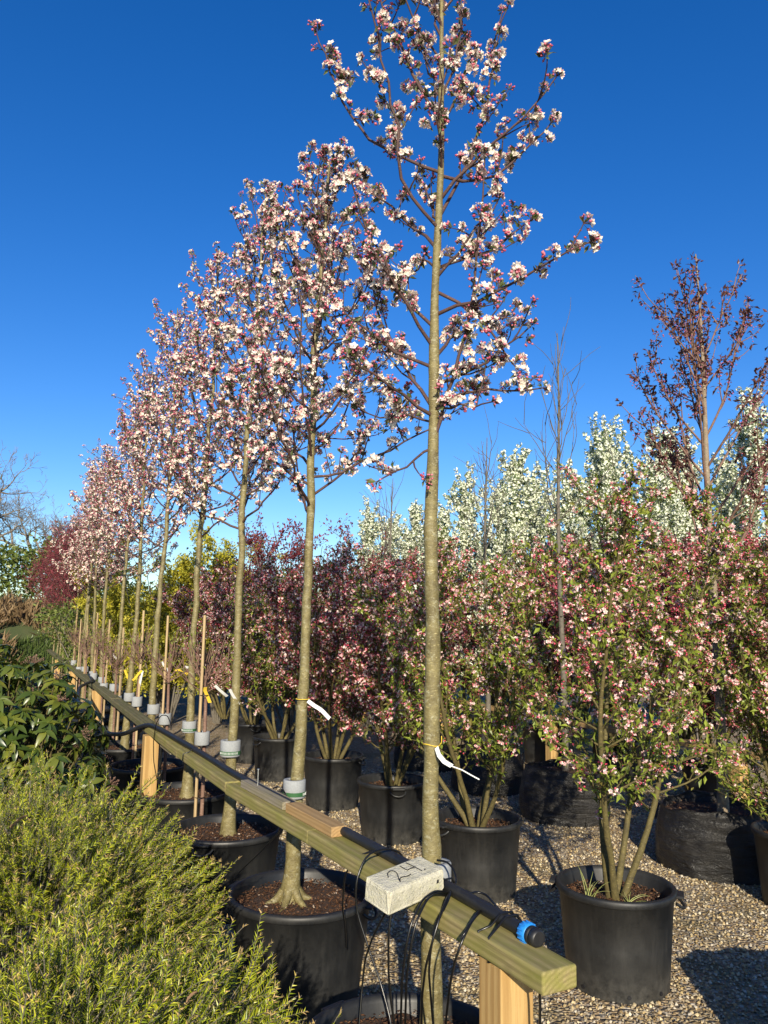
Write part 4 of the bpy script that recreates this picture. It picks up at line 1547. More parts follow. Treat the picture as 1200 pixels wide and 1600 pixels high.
POT_G = 'black pots of the shrub row behind the rail'
SH_G = 'multi-stem blossoming shrubs in black pots behind the rail'
ROWA = [(1.10, 3.78), (0.60, 4.94), (0.10, 6.12), (-0.42, 7.12), (-1.06, 8.3), (-1.50, 9.3), (-2.05, 10.4), (-2.6, 11.5), (-3.15, 12.6), (-3.7, 13.7), (-4.3, 14.9)]
pot = make_pot('plant_pot', 'black plastic pot with grass tufts in its soil, standing alone right of the rail end', 'pot', 0.225, 0.258, 0.43, POT_G, 0.075, 0.012, 1300, 8)
pot.location = (*ROWA[0], 0)
pot.rotation_euler = (0, 0, -0.35)
PLAB = ['', 'black pot just right of the nearest trunk, holding a thin stemmed shrub', 'black pot with a dark trunk shadow down its front, left of the nearest trunk', 'black pot with a shadow stripe, directly right of the second trunk', 'black pot left of the second trunk above the gravel', 'small looking black pot right of the third foam collar',
        ]
for i in range(1, 6):
    copy_tree(pot, (*ROWA[i], 0), -0.5 + i * 1.1, PLAB[i], (1.02, 1.02, 1.0 + 0.03 * (i % 2)))
shA = make_shrub(71, 'open shrub with four green stems and pink blossom in the lone right pot', SH_G, 1.82, 4, 0.56, True, 0.017, 0.038, 0.42)
shA.location = (*ROWA[0], 0.365)
shB = make_shrub(72, 'pink blossoming shrub with spreading stems in the pot just right of the nearest trunk', SH_G, 1.75, 6, 0.50, True, 0.017, 0.038, 0.40)
shB.location = (*ROWA[1], 0.365)
shC = make_shrub(73, 'dusky pink shrub in the pot left of the nearest trunk', SH_G, 1.74, 6, 0.52, False, 0.021, 0.030, 0.32, 0.15, dens=0.95)
shC.location = (*ROWA[2], 0.365)
SLAB = ['', '', '', 'dusky pink shrub seen between the second trunk and the pot with the shadow stripe', 'pink and green shrub just left of the second trunk', 'pink shrub in the small looking pot right of the third trunk']
for i in range(3, 7):
    src = [shC, shB, shC][i % 3]
    copy_tree(src, (*ROWA[i], 0.365), 1.9 * i, SLAB[i] if i < 6 else 'distant pink shrub behind the rail, %s of its row counted from the lone pot' % ORD[i], (1.05, 1.05, 1.02 + 0.04 * (i % 2)))

# tufts of grass in the lone pot
for k, (dx, dy, lab) in enumerate(((-0.13, -0.02, 'upright grass tuft at the left rim inside the lone right pot'), (0.03, -0.10, 'arching pale grass tuft at the stem foot inside the lone right pot'))):
    g = Geo()
    rg = np.random.default_rng(80 + k)
    for _ in range(11):
        az = rg.uniform(-1.2, 2.0)
        th = rg.uniform(0.15, 0.6) if k == 0 else rg.uniform(0.6, 1.1)
        d = np.array([math.sin(th) * math.cos(az), math.sin(th) * math.sin(az), math.cos(th)])
        B = grow((rg.normal(0, .01), rg.normal(0, .01), 0), d, rg.uniform(0.07, 0.16), 6, -1.0, 0.03, rg)
        w = np.linspace(0.004, 0.0008, 7)
        g.tube(B, w * 0.6, 3, 0, False)
    g.build('grass_tuft', M_PALEGRASS, None, (ROWA[0][0] + dx, ROWA[0][1] + dy, 0.365), label=lab, cat='grass', group='grass tufts in the lone pot')

# shrub standing just beyond the right edge, its boughs reach into view
shR = make_shrub(79, 'shrub at the right edge with large pink and white flowers over the grow bag', SH_G, 1.80, 6, 0.66, True, 0.017, 0.040, 0.06, lean=(0.15, 0.5))
shR.location = (2.50, 4.78, 0.36)
copy_tree(pot, (2.50, 4.78, 0), 1.8, 'black pot at the right edge in front of the big grow bag')

# ------------------------------------------------------------------ woven grow bags with standard trees
def make_bag(seed, label, R=0.36, H=0.40):
    rng = np.random.default_rng(seed)
    t = thing('grow_bag', label, 'grow bag', group='black woven grow bags')
    ph = rng.uniform(0, 6.3, 8)

    def wob(V):
        a = np.arctan2(V[..., 1], V[..., 0])
        z = V[..., 2]
        f = 1 + 0.018 * np.sin(3 * a + ph[0] + z * 6) + 0.012 * np.sin(7 * a + ph[1] - z * 14) + 0.010 * np.sin(z * 55 + 2.5 * np.sin(2 * a + ph[2])) * np.clip(z / H, 0, 1) + 0.008 * np.sin(17 * a + ph[3] + 20 * z)
        W = V.copy()
        W[..., 0] *= f
        W[..., 1] *= f
        W[..., 2] += 0.018 * np.sin(2 * a + ph[4]) * (z / H) + 0.008 * np.sin(9 * a + ph[5]) * (z / H) ** 3
        return W
    zs = np.linspace(0, 1, 26)
    prof = [(0.001, 0.0)] + [(R * (0.94 + 0.12 * math.sin(math.pi * min(1, 0.2 + 0.8 * z)) - 0.05 * z), H * z) for z in zs] + [(R * 0.9, H + 0.004), (R * 0.87, H - 0.03), (R * 0.85, H - 0.10)]
    g = Geo()
    g.lathe(prof, 72, 0, True, wob)
    g.build('bag_wall', M_BAG, t)
    soil_geo(R * 0.9, seed, 500).build('soil', [M_SOIL, M_CHIP], t, loc=(0, 0, H - 0.055))
    sa = -1.35
    Q = np.array([(R * 1.045 * math.cos(sa + 0.02 * math.sin(z * 9)), R * 1.045 * math.sin(sa), H * z) for z in np.linspace(0.02, 0.97, 14)])
    Geo().tube(Q, 0.006, 5).build('seam', M_BAG, t)
    for a in (-0.75, 2.3):
        an = np.linspace(-0.16, 0.16, 9)
        Q = np.array([(R * 1.07 * math.cos(a + b), R * 1.07 * math.sin(a + b), H * 0.62 + 0.09 * (1 - (b / 0.16) ** 2)) for b in an])
        Geo().ribbon(Q, 0.03, (math.cos(a), math.sin(a), 0.0), 0.004).build('carry_strap', M_BAG, t)
    return t


bag1 = make_bag(91, 'shiny black woven grow bag at the right with sunlit creases and a seam', 0.40, 0.40)
bag1.location = (2.33, 5.55, 0)
bag2 = make_bag(92, 'black woven grow bag in shade behind the lone right pot', 0.36, 0.42)
bag2.location = (1.58, 6.85, 0)
copy_tree(bag2, (1.80, 2.85, 0), 2.6, 'black woven grow bag just outside the right edge that shades the gravel')
copy_tree(bag2, (1.06, 7.9, 0), 1.0, 'black woven grow bag half hidden behind the shrub pot right of the nearest trunk', 0.95)
copy_tree(bag2, (0.52, 9.05, 0), 2.0, 'farthest black woven grow bag, behind the nearest trunk', 0.95)

# maroon leaved tree in the right bag
rng = np.random.default_rng(101)
tm = thing('bronze_leaved_tree', 'tall tree with small bronze leaves and pink buds in the right grow bag', 'tree', (2.37, 5.52, 0.34))
n = 24
z = np.linspace(0, 4.1, n)
TP = np.stack([0.012 * np.sin(z * 2.2) - 0.005 * z, 0.02 * np.cos(z * 1.4), z], 1)
Geo().tube(TP, np.interp(z, [0, 0.3, 1.9, 4.1], [0.042, 0.034, 0.026, 0.004]), 12).build('trunk', M_PALEBARK, tm)
lines = [TP[16:]]
for k in range(22):
    h = 1.55 + 1.7 * (k / 21) ** 0.9
    p = np.array([np.interp(h, z, TP[:, 0]), np.interp(h, z, TP[:, 1]), h])
    az = k * 2.4 + rng.normal(0, 0.3)
    th = math.radians(rng.uniform(22, 46))
    d = np.array([math.sin(th) * math.cos(az), math.sin(th) * math.sin(az), math.cos(th)])
    L = (1.35 - 0.7 * k / 21) * rng.uniform(0.8, 1.1)
    B = grow(p, d, L, 12, 0.45, 0.045, rng)
    g = Geo()
    g.tube(B, np.linspace(0.012 - 0.005 * k / 21, 0.003, 13), 6)
    lines.append(B)
    for _ in range(5):
        q, d2 = point_at(B, rng.uniform(0.2, 0.9))
        T = grow(q, norm(d2 + 0.7 * rdir(rng, 0.4)), rng.uniform(0.12, 0.4), 6, 0.7, 0.06, rng)
        g.tube(T, np.linspace(0.005, 0.002, 7), 5, 0, False)
        lines.append(T)
    g.build('branch', M_REDTWIG, tm)
P, D, t = along_lines(lines, 0.055, rng, 0.01, 0.35)
_k = rng.random(len(P)) < 0.25 + 0.75 * t ** 2
P, D = P[_k], D[_k]
lf = Geo()
PP2 = np.repeat(P, 7, 0) + rng.normal(0, 0.014, (len(P) * 7, 3))
DD2 = norm(np.repeat(D, 7, 0) * 0.5 + rng.normal(0, 0.8, (len(P) * 7, 3)))
leaf_cloud(lf, PP2, DD2, 0.042, rng, 0, 0.45)
lf.build('foliage', M_BRONZE, tm, kind='stuff')
bd = Geo()
for i in rng.permutation(len(P))[:int(len(P) * 0.6)]:
    for _ in range(3):
        q = P[i] + rng.normal(0, 0.018, 3)
        bud_on(bd, q - [0, 0, 0.02], rdir(rng, -0.5), 0.006, 0, rng, 4)
bd.build('flower_buds', M_ROSE, tm, kind='stuff')


# bare trees
def bare_tree(seed, h_top, zb, nb, label, loc, Lm=0.9, ang=(42, 16), group=None, gap=0.3):
    rng = np.random.default_rng(seed)
    sk, lines, P = twiggy(0.0, h_top, zb, nb + 6, rng, Lm, 0.35, ang, 0.45, gap * 0.75, (0.15, 0.5), 0.03)
    t = thing('bare_tree', label, 'tree', loc, group=group)
    sk.build('trunk', [M_GREYBARK, M_GREYBARK], t)
    return t


BG = 'leafless young trees in grow bags'
bt = bare_tree(111, 3.95, 1.9, 12, 'leafless young tree in the shaded grow bag, left of the bronze tree', (1.58, 6.85, 0.36), 0.95, (44, 14), BG)
bt2 = bare_tree(112, 3.2, 1.6, 11, 'leafless young tree in the half hidden grow bag, right of the nearest trunk', (1.06, 7.9, 0.36), 0.85, (50, 20), BG)
bare_tree(113, 3.1, 1.5, 11, 'leafless young tree just left of the nearest trunk among white blossom', (0.10, 9.4, 0.3), 0.8, (50, 20), BG)

# ------------------------------------------------------------------ second rail farther back
rail2 = thing('timber_rail', 'second timber rail farther back among the dark pots', 'rail', (3.15, 6.2, 0))
RB2 = (3.15, 6.2, 0)
a = np.array((3.15, 6.2))
dd = norm(np.array((-0.5, 1.0)))
for k in range(4):
    board(rail2, RB2, a + dd * 2.4 * k, a + dd * 2.4 * (k + 1), 0.1, 0.05, 0.62, M_BLOCK2)
for k in range(4):
    q = a + dd * (0.4 + 2.4 * k)
    post(rail2, RB2, q[0] - 0.02, q[1], 2.03, 0.1, 0.569, M_POST)

# red-pink shrubs of the third row
ROWC = [(3.60, 6.4), (3.05, 7.35), (2.5, 8.4), (1.95, 9.45), (1.4, 10.5), (0.85, 11.6), (0.3, 12.7), (-0.3, 13.8)]
ROW_C_LAB = ['crimson budded shrub at the far right behind the grow bag tree', 'crimson and pink shrub behind the lone pot, right of the shaded grow bag', 'crimson and pink shrub directly behind the shaded grow bag', 'crimson and pink shrub behind the half hidden grow bag', 'distant crimson shrub seen right of the nearest trunk', 'distant crimson shrub seen behind the nearest trunk', 'distant crimson shrub seen left of the nearest trunk', 'farthest crimson shrub, left of the leafless tree']
shD = make_shrub(75, ROW_C_LAB[0], 'crimson shrubs in the row by the second rail', 1.95, 6, 0.60, False, 0.022, 0.028, 0.30, 0.3, dens=1.0)
shD.location = (*ROWC[0], 0.365)
for i in range(1, 8):
    copy_tree(shD, (*ROWC[i], 0.365), 1.3 * i, ROW_C_LAB[i], (1.08, 1.08, 1.0 + 0.05 * (i % 3)))
copy_tree(shD, (4.0, 8.3, 0.365), 2.6, 'crimson and pink shrub farther back at the right edge, behind the second rail')
copy_tree(shC, (3.45, 9.0, 0.365), 0.7, 'dusky pink shrub farther back behind the second rail, under the bronze tree')
for i in range(0, 5):
    copy_tree(pot, (*ROWC[i], 0), i * 0.8, ['black pot in shade under the far right crimson shrub', 'grey lit black pot just behind the lone pot stems', 'black pot behind the shaded grow bag', 'black pot behind the half hidden grow bag', 'black pot at the far side of the second rail, farthest of its row'][i])

# ------------------------------------------------------------------ white flowering trees behind
rng = np.random.default_rng(121)
WG = 'white flowering trees at the back'
WL = []
for k in ((4, 3), (3, 4)):
    g = Geo()
    for _ in range(k[0]):
        d = rdir(rng, 0.5)
        x = norm(np.cross(d, rdir(rng)))
        y = np.cross(d, x)
        r = 0.022 * rng.uniform(0.8, 1.2)
        p = d * 0.028
        g.add([p + x * r, p + y * r, p - x * r, p - y * r, p - d * 0.008], [[0, 1, 4], [1, 2, 4], [2, 3, 4], [3, 0, 4]], 0)
    for _ in range(k[1]):
        d = rdir(rng, 0.3)
        leaf_on(g, d * 0.006, d, 0.045, 1, rng, 0.45, True)
    WL.append(g)


def white_tree(seed, h_top, label, loc):
    rng = np.random.default_rng(seed)
    sk, lines, P = twiggy(0.0, h_top, 1.0, 40, rng, 1.15, 0.42, (52, 14), 0.8, 0.13, (0.14, 0.4), 0.03)
    lines.append(P[-8:])
    t = thing('white_blossom_tree', label, 'tree', loc, group=WG)
    sk.build('trunk', [M_GREYBARK, M_GREYBARK], t)
    Q, D, tt = along_lines(lines, 0.034, rng, 0.014)
    g = Geo()
    k = rng.random(len(Q)) < 0.45
    for j, m in ((0, k), (1, ~k)):
        g.inst(WL[j], Q[m], basis(D[m], rng.uniform(0, 6.3, m.sum())), rng.uniform(0.75, 1.2, m.sum()))
    g.build('blossom_sprays', [M_WPETAL, M_WLEAF], t, kind='stuff')
    return t


w1 = white_tree(131, 4.1, 'white flowering tree just right of the leafless tree in shade', (2.85, 9.9, 0))
w2 = white_tree(132, 3.9, 'white flowering tree left of the leafless tree in the shaded bag', (1.75, 10.3, 0))
for src, x, y, s, lab in ((w2, 3.55, 9.7, 1.05, 'white flowering tree behind the bronze leaved tree, left side'), (w1, 4.6, 9.4, 1.07, 'white flowering tree at the right edge behind the bronze leaved tree'), (w1, 1.15, 11.0, 0.9, 'white flowering tree directly right of the nearest trunk'),
                         (w2, 0.45, 11.6, 0.86, 'white flowering tree directly left of the nearest trunk'), (w1, -0.2, 12.3, 0.83, 'leftmost white flowering tree, beside the maroon bushes'), (w2, 2.3, 11.6, 1.0, 'white flowering tree farther back between the two tall spired ones'), (w1, 3.4, 11.3, 1.08, 'white flowering tree farther back, under the left boughs of the bronze tree'), (w2, 5.0, 11.0, 1.05, 'white flowering tree farther back at the right edge'), (w1, 2.25, 9.3, 0.84, 'lower white flowering tree in front of the two tall spired ones'), (w2, 3.3, 8.9, 0.86, 'lower white flowering tree under the left boughs of the bronze tree'), (w2, 0.75, 10.4, 0.8, 'lower white flowering tree behind the nearest trunk'), (w1, 1.45, 9.6, 0.8, 'lower white flowering tree beside the smaller leafless tree'), (w1, 4.1, 10.4, 1.0, 'white flowering tree hidden in part by the bronze tree trunk'), (w2, 0.1, 12.9, 0.86, 'white flowering tree farther back, left of the nearest trunk')):
    copy_tree(src, (x, y, 0), x * 2.1, lab, s)


# ------------------------------------------------------------------ bushes and conifers farther off
def blob_bush(name, label, cat, loc, H, R, n, L, m, seed, core=0.25, shape=1.0, group=None, bm=M_GREYBARK, zb=0.1, up=0.5, ns=14):
    """an uneven crown of many leaves in clumps round a few stems"""
    rng = np.random.default_rng(seed)
    t = thing(name, label, cat, loc, group=group)
    st = Geo()
    tips = []
    for k in range(ns):
        az = k * 2.4 + rng.normal(0, 0.3)
        th = rng.uniform(0.05, 0.6) * R / max(0.6, H * 0.5)
        d = np.array([math.sin(th) * math.cos(az), math.sin(th) * math.sin(az), math.cos(th)])
        S = grow((0.06 * math.cos(az), 0.06 * math.sin(az), 0), d, H * rng.uniform(0.7, 1.0), 8, 0.2, 0.08, rng)
        st.tube(S, np.linspace(0.02, 0.004, 9), 5)
        for _ in range(14):
            q, d2 = point_at(S, rng.uniform(0.12 + zb, 0.99))
            f = q[2] / H
            T = grow(q, norm(rdir(rng, up)), R * rng.uniform(0.25, 0.75) * (1.1 - 0.5 * f * shape), 5, 0.2, 0.15, rng)
            st.tube(T, np.linspace(0.006, 0.002, 6), 3, 0, False)
            tips.append(T)
    st.build('stem', bm, t)
    ii = rng.integers(0, len(tips), n)
    P = np.array([point_at(tips[i], rng.uniform(0.25, 0.999))[0] for i in ii]) + rng.normal(0, 0.05 * R, (n, 3))
    D = norm(rng.normal(0, 1, (n, 3)) + [0, 0, 0.3])
    g = Geo()
    leaf_cloud(g, P, D, L, rng, 0, 0.5, True)
    g.build('foliage', m, t, kind='stuff')
    return t


con = blob_bush('evergreen_tree', 'dark evergreen tree between the white flowering trees', 'tree', (3.2, 12.6, 0), 3.5, 0.9, 9000, 0.09, M_DARKGREEN, 141, group='dark evergreens at the back')
copy_tree(con, (2.0, 13.2, 0), 1.0, 'dark evergreen tree behind the leafless tree in the shaded bag', (1, 1, 0.95))
copy_tree(con, (5.3, 12.4, 0), 2.0, 'dark evergreen tree at the right edge behind the bronze tree', (1, 1, 1.02))
mb = blob_bush('maroon_bush', 'large maroon bush behind the second trunk, nearest of the maroon bushes', 'bush', (-1.25, 11.2, 0), 3.3, 0.85, 9000, 0.055, M_MAROON, 142, group='maroon bushes behind the shrub row')
copy_tree(mb, (-1.95, 12.3, 0), 1.2, 'maroon bush to the left of the second trunk', (0.9, 0.9, 0.97))
copy_tree(mb, (-0.62, 12.2, 0), 2.2, 'maroon bush to the right of the second trunk, next to white blossom', (0.8, 0.8, 0.92))
gb = blob_bush('golden_bush', 'yellow leaved bush behind the fourth trunk', 'bush', (-3.35, 12.4, 0), 3.2, 0.85, 24000, 0.06, M_YELLOW, 143, group='yellow bushes at the back')
copy_tree(gb, (-2.6, 12.6, 0), 1.0, 'yellow leaved bush just left of the maroon bushes', (0.9, 0.9, 0.95))
copy_tree(gb, (-4.3, 13.0, 0), 3.0, 'yellow leaved bush behind the fifth trunk', (0.85, 0.85, 0.85))
gr = blob_bush('laurel_bush', 'green laurel bush behind the sixth trunk', 'bush', (-4.9, 13.6, 0), 2.0, 0.9, 7000, 0.07, M_IVY, 144, group='green bushes behind the tree row')
for k, (x, y, lab) in enumerate(((-5.3, 15.0, 'green bush behind the seventh trunk'), (-6.0, 16.8, 'green bush behind the ninth trunk'), (-7.1, 19.0, 'green bush behind the twelfth trunk'), (-4.7, 16.4, 'green bush farther back behind the sixth trunk'), (-1.8, 15.0, 'green bush behind the maroon bushes'), (-0.6, 15.8, 'green bush behind the leftmost white flowering tree'))):
    copy_tree(gr, (x, y, 0), k * 1.1, lab, (1.1, 1.1, 1.05 + 0.05 * (k % 3)))

# far line of trees closing the view
rng = np.random.default_rng(151)
fl = Geo()
n = 36000
x = rng.uniform(-9, 26, n)
base = 22 + 0.25 * np.abs(x) + rng.normal(0, 1.0, n)
hh = 2.7 + 0.6 * np.sin(x * 0.9) + 0.5 * np.sin(x * 2.3 + 1) + 0.3 * np.sin(x * 5.1)
zz = hh * rng.random(n) ** 0.75
leaf_cloud(fl, np.stack([x, base, zz], 1), norm(rng.normal(0, 1, (n, 3))), 0.15, rng, 0, 0.5, True)
fl.build('far_tree_line', M_DARKGREEN, kind='stuff', label='dark line of trees along the horizon behind the nursery')


# ------------------------------------------------------------------ bank, hedge and bare trees at the far left
def bank_edge(y):
    return -0.487 * (y - 2.5) - 0.35 + 0.95 * np.maximum(0, y - 19)


def bank():
    n, m = 130, 60
    xs = np.linspace(-60, 5.0, n)
    ys = np.linspace(13, 60, m)
    rg = np.random.default_rng(5)
    V = []
    for y in ys:
        for x in xs:
            d = max(0, bank_edge(y) - x)
            h = 2.35 * (1 - math.exp(-d / 1.6)) * min(1, max(0, (y - 14) / 7)) ** 1.2 + rg.normal(0, 0.03)
            V.append((x, y, max(-0.1, h - 0.06)))
    Q = [[j * n + i, j * n + i + 1, (j + 1) * n + i + 1, (j + 1) * n + i] for j in range(m - 1) for i in range(n - 1)]
    g = Geo()
    g.quads(V, Q, 0, True)
    g.build('grass_bank', M_GROUND, kind='structure')
    V = np.array(V).reshape(m, n, 3)

    def height(x, y):
        fx = np.clip((x + 60) / 65 * (n - 1), 0, n - 1.001)
        fy = np.clip((y - 13) / 47 * (m - 1), 0, m - 1.001)
        i, j = fx.astype(int), fy.astype(int)
        u, v = fx - i, fy - j
        return (V[j, i, 2] * (1 - u) + V[j, i + 1, 2] * u) * (1 - v) + (V[j + 1, i, 2] * (1 - u) + V[j + 1, i + 1, 2] * u) * v
    return height


bank_h = bank()


def blades(name, n, xr, yr, L, m, seed, keep):
    rng = np.random.default_rng(seed)
    x, y = rng.uniform(*xr, n), rng.uniform(*yr, n)
    k = keep(x, y)
    x, y = x[k], y[k]
    P = np.stack([x, y, bank_h(x, y)], 1)
    g = Geo()
    D = norm(rng.normal(0, 0.45, (len(x), 3)) + [0, 0, 1])
    x_ = norm(np.cross(D, rng.normal(0, 1, (len(x), 3))))
    R = np.stack([x_, D, np.cross(x_, D)], axis=2)
    g.inst(t_leaf2(0.07), P, R, L * rng.uniform(0.5, 1.4, len(x)))
    g.build(name, m, kind='stuff')


blades('grass', 110000, (-16, -4), (13, 26), 0.17, M_GRASSY, 161, lambda x, y: (x > bank_edge(y) - np.where(y < 18, 3.2, 1.3)) & (x < np.minimum(bank_edge(y) + 1.5, -0.487 * (y - 2.5) + 0.6)))
blades('dry_grass', 46000, (-18, -4), (16, 30), 0.42, M_STRAW, 162, lambda x, y: (x < bank_edge(y) - 0.7) & (x > bank_edge(y) - 3.0) & (np.sin(x * 1.7 + y) + np.sin(y * 2.3 - x) > -0.9))
hd = thing('ivy_hedge', 'overgrown green hedge on top of the bank at the far left', 'hedge', (-13.6, 26.0, 2.0))
rng = np.random.default_rng(163)
n = 16000
u = rng.uniform(-7, 5, n)
v = rng.normal(0, 0.8, n)
h = -0.5 + (2.3 + 0.35 * np.sin(u * 1.1) + 0.25 * np.sin(u * 2.7 + 1) + 0.2 * np.sin(u * 6.1)) * rng.random(n) ** 0.6
g = Geo()
leaf_cloud(g, np.stack([u * 0.9, 0.25 * u + v, h], 1), norm(rng.normal(0, 1, (n, 3))), 0.16, rng, 0, 0.6, True)
g.build('foliage', M_IVY, hd, kind='stuff')
st = Geo()
for k in range(24):
    uu = rng.uniform(-7, 5)
    st.tube(grow((uu * 0.9, 0.25 * uu, -0.4), (0, 0, 1), 1.6, 6, 0, 0.15, rng), np.linspace(0.05, 0.01, 7), 5)
st.build('stems', M_GREYBARK, hd, kind='stuff')


def big_bare(seed, H, label, loc, spread=1.0):
    rng = np.random.default_rng(seed)
    t = thing('bare_oak_tree', label, 'tree', loc, group='big leafless trees on the far left horizon')
    g = Geo()
    cr = Geo()

    def rec(p, d, L, r, lev):
        nn = 5 if lev < 4 else 3
        P = grow(p, d, L, nn, 0.15, 0.16, rng)
        (g if lev == 0 else cr).tube(P, np.maximum(0.0055, np.linspace(r, r * 0.62, nn + 1)), 6 if lev < 3 else 3, 0, False)
        if lev >= 7:
            return
        k = 6 if lev == 0 else (3 if lev < 5 else 2)
        for j in range(k):
            q, dd = point_at(P, rng.uniform(0.45, 0.999) if j else 0.999)
            nd = norm(dd + spread * rdir(rng, 0.25) * (0.9 if lev else 1.1))
            rec(q, nd, L * rng.uniform(0.58, 0.82), r * rng.uniform(0.42, 0.62) if lev > 0 else r * 0.55, lev + 1)
    rec(np.zeros(3), np.array([0, 0, 1.0]), H * 0.27, H * 0.028, 0)
    g.build('trunk', M_FARBARK, t)
    cr.build('crown', M_FARBARK, t)
    return t


ob = big_bare(171, 7.0, 'large leafless tree behind the hedge, right one of the pair on the horizon', (-17.4, 38, 2.8))
copy_tree(ob, (-19.6, 37, 2.8), 2.0, 'large leafless tree behind the hedge, left one of the pair on the horizon', 1.02)
copy_tree(ob, (-15.2, 39, 2.8), 4.0, 'leafless tree on the horizon just behind the red trees', 0.82)
ob2 = big_bare(172, 6.6, 'tall leafless tree whose thin twigs enter at the left edge', (-13.7, 25.5, 2.7), 0.9)


# ------------------------------------------------------------------ yew shrubs, lower left
def yew_shoot(rng, L=0.13, n=46):
    g = Geo()
    bend = rng.normal(0, 0.12)
    S = np.array([(bend * (t ** 2) * L, 0.15 * t * t * L * rng.uniform(-1, 1), t * L) for t in np.linspace(0, 1, 3)])
    g.tube(S, np.linspace(0.0014, 0.0007, 3), 3, 2, False)
    V, T, M = [], [], []
    for k in range(n):
        t = 0.08 + 0.9 * k / n
        q, d = point_at(S, t)
        side = (-1 if k % 2 else 1)
        a = rng.normal(0, 0.55)
        out = np.array([side * math.cos(a), math.sin(a), rng.uniform(0.5, 1.0)])
        out = norm(out)
        w = norm(np.cross(out, rdir(rng, 0)))
        ln = rng.uniform(0.010, 0.0165) * (1 - 0.45 * max(0, t - 0.6) / 0.4)
        b = len(V)
        V += [q - w * 0.0013, q + w * 0.0013, q + out * ln + [0, 0, 0.001]]
        T.append([b, b + 1, b + 2])
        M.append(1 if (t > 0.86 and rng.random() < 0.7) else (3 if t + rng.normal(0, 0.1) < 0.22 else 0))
    # split first needles from one another so each has its own hue
    g.add(V, T, np.array(M))
    return g


_yr = np.random.default_rng(181)
YS = [yew_shoot(_yr, _yr.uniform(0.06, 0.12), 38) for _ in range(9)]


def yew(label, loc, rx, ry, H, nsh, seed, yaw=0.0):
    rng = np.random.default_rng(seed)
    t = thing('yew_shrub', label, 'shrub', loc, yaw, group='low golden green yew shrubs at the lower left')
    tw = Geo()
    fo = Geo()
    u = rng.uniform(0, 2 * math.pi, nsh)
    v = rng.random(nsh) ** 0.75
    el = np.arccos(np.clip(1 - v * 1.0, 0, 1))          # from the top down to the rim
    bumpy = 1 + 0.10 * np.sin(5 * u + 3 * el + seed) + 0.07 * np.sin(9 * u - 7 * el + 1) + 0.06 * np.sin(15 * u + 9 * el) * np.sin(13 * el - 5 * u) + 0.045 * np.sin(27 * u - 21 * el)
    depth = 1.02 - 0.30 * rng.random(nsh) ** 1.9
    N = np.stack([np.sin(el) * np.cos(u), np.sin(el) * np.sin(u), np.cos(el)], 1)
    P = N * np.array([rx, ry, H * 0.62]) * (bumpy * depth)[:, None]
    P[:, 2] += H * 0.38
    D = norm(N * np.array([0.9, 0.9, 0.6]) + np.array([0.10, -0.12, 0.42]) + rng.normal(0, 0.22, (nsh, 3)))
    k = rng.integers(0, len(YS), nsh)
    for j in range(len(YS)):
        s = k == j
        fo.inst(YS[j], P[s] - D[s] * 0.05, basis(D[s], rng.uniform(0, 6.3, s.sum())), rng.uniform(0.8, 1.5, s.sum()))
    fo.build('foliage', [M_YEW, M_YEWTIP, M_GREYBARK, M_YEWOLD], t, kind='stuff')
    for i in rng.permutation(nsh)[:170]:
        a = np.array([rng.normal(0, 0.05), rng.normal(0, 0.05), 0.0])
        m = P[i] * np.array([0.45, 0.45, 0.6])
        tw.tube(resample([a, m, P[i] - D[i] * 0.03], 7), np.linspace(0.007, 0.002, 7), 4, 0, False)
    tw.build('stems', M_GREYBARK, t, kind='stuff')
    return t


yew('bushy yew shrub filling the lower left corner, nearest of the yews', (-0.61, 1.66, 0), 0.50, 0.58, 0.86, 8000, 191)
yew('bushy yew shrub behind the nearest one, with a pale dry leaf on it', (-1.24, 2.85, 0), 0.60, 0.58, 0.94, 5400, 192)
yew('yew shrub at the back of the group in front of the rhododendron', (-1.95, 3.5, 0), 0.62, 0.60, 0.95, 2200, 193)


# dry leaves caught on the yews
def dry_leaf(label, px, py, y, s, seed):
    rng = np.random.default_rng(seed)
    p = at_y(px, py, y)
    n = 9
    t = np.linspace(0, 1, n)
    w = np.array([0.02, 0.25, 0.42, 0.30, 0.46, 0.32, 0.40, 0.2, 0.02]) * 0.8
    V = []
    for i in range(n):
        zc = 0.12 * math.sin(t[i] * 3) + rng.normal(0, 0.01)
        V += [(-w[i], t[i], zc + 0.12), (0, t[i], zc), (w[i], t[i], zc + 0.16 * rng.uniform(0.5, 1.2))]
    Q = []
    for i in range(n - 1):
        for j in range(2):
            Q.append([i * 3 + j, i * 3 + j + 1, i * 3 + 3 + j + 1, i * 3 + 3 + j])
    g = Geo()
    g.quads(np.array(V) * s, Q, 0, True)
    return g.build('dry_leaf', M_DRY, None, p, (math.radians(38), rng.uniform(-0.3, 0.3), rng.uniform(-1.4, -0.6)), label=label, cat='leaf', group='dry leaves lying on the yews')


dry_leaf('pale tan dry leaf lying on the yew at the left edge', 18, 1296, 2.28, 0.05, 1)
dry_leaf('small brown dry leaf low on the nearest yew', 292, 1568, 1.36, 0.022, 2)


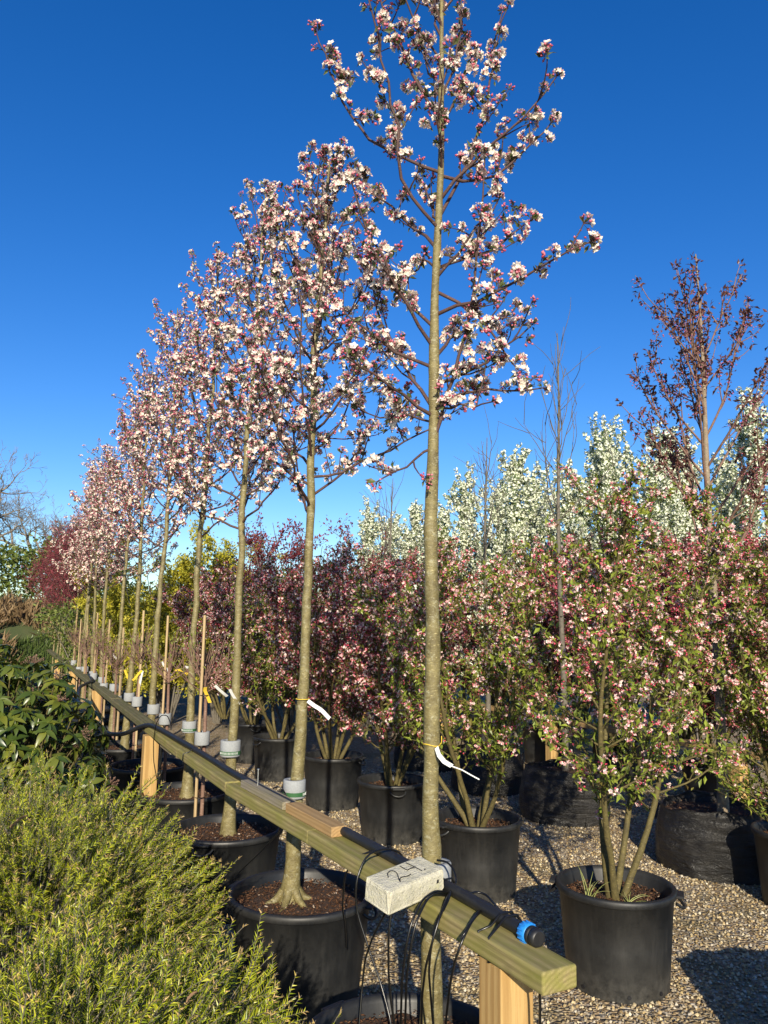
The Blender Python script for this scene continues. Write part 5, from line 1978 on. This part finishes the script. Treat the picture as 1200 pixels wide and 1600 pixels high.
# ------------------------------------------------------------------ rhododendron, left
def rhodo(label, loc, R, H, whorls, seed, nobj):
    rng = np.random.default_rng(seed)
    t = thing('rhododendron', label, 'shrub', loc, group='broad leaved rhododendrons at the left')
    g = Geo()
    n = 7
    V, Q = [], []
    for i in range(n):
        s = i / (n - 1)
        w = 0.20 * math.sin(math.pi * min(1, 0.06 + 0.94 * s) ** 0.8) + 0.004
        z = -0.3 * s * s
        V += [(-w, s, z + 0.05 * w / 0.165), (0, s, z), (w, s, z + 0.05 * w / 0.165)]
    for i in range(n - 1):
        for j in range(2):
            Q.append([i * 3 + j, i * 3 + j + 1, i * 3 + 3 + j + 1, i * 3 + 3 + j])
    g.quads(V, Q, 0, True)
    me = g.mesh('leaf', M_RHODO)
    rest = Geo()
    st = Geo()
    spent = Geo()
    cnt = 0
    items = []
    for k in range(whorls):
        u = rng.uniform(0, 6.3)
        el = math.acos(1 - rng.random() * 0.98)
        N = np.array([math.sin(el) * math.cos(u), math.sin(el) * math.sin(u), math.cos(el)])
        b = (1 + (0.08 * math.sin(4 * u + 3 * el) + 0.06 * math.sin(7 * u + 5 * el)) * math.sin(el)) * (1 - 0.32 * rng.random() ** 2)
        p = N * np.array([R[0], R[1], H * 0.62]) * b + [0, 0, H * 0.38]
        ax = norm(N + [0, -0.1, 0.7] + rng.normal(0, 0.3, 3))
        items.append((p, ax, N))
    items.sort(key=lambda q: q[0][1] - 0.6 * q[0][2])
    for k, (p, ax, N) in enumerate(items):
        a = np.array([rng.normal(0, .08), rng.normal(0, .08), 0])
        st.tube(resample([p * 0.72 - ax * 0.08, p - ax * 0.1, p - ax * 0.04, p], 8), np.linspace(0.006, 0.003, 8), 5, 0, False)
        nl = rng.integers(7, 11)
        B = basis(ax, np.array([rng.uniform(0, 6.3)]))[0]
        for j in range(nl):
            a = j * 2 * math.pi / nl + rng.normal(0, 0.15)
            out = B @ np.array([math.cos(a), math.sin(a), rng.uniform(-0.5, 0.45)])
            d = norm(out + np.array([0, 0, -0.15]))
            z = norm(ax - d * (ax @ d))
            x = np.cross(d, z)
            Rm = np.stack([x, d, z], axis=1)
            L = rng.uniform(0.06, 0.10)
            if cnt < nobj:
                o = bpy.data.objects.new('leaf', me)
                COL.objects.link(o)
                o.parent = t
                o.matrix_local = Matrix.Translation(p) @ (Matrix(Rm.tolist()) * L).to_4x4()
                cnt += 1
            else:
                rest.inst(g, p[None], Rm[None], L)
        if rng.random() < 0.10:
            for _ in range(16):
                e = p + norm(ax + 0.9 * rdir(rng, 0)) * rng.uniform(0.03, 0.06)
                spent.tube([p, e], 0.0014, 3, 0, False)
                bud_on(spent, e, norm(e - p), 0.005, 0, rng, 4)
    st.build('stems', M_SHRUBBARK, t, kind='stuff')
    if rest.V:
        rest.build('leaves', M_RHODO, t, kind='stuff')
    if spent.V:
        spent.build('seed_heads', M_REDTWIG, t, kind='stuff')
    return t


rhodo('rhododendron with whorls of glossy broad leaves above the yews, nearest of the rhododendrons', (-2.22, 4.75, 0), (0.62, 0.6, 0), 1.40, 300, 201, 300)
rhodo('rhododendron farther back at the left edge beside the rail', (-3.2, 6.1, 0), (0.72, 0.75, 0), 1.45, 290, 202, 150)
rhodo('rhododendron farthest back, topmost against the grass bank', (-4.6, 8.4, 0), (0.85, 0.8, 0), 1.5, 220, 203, 0)
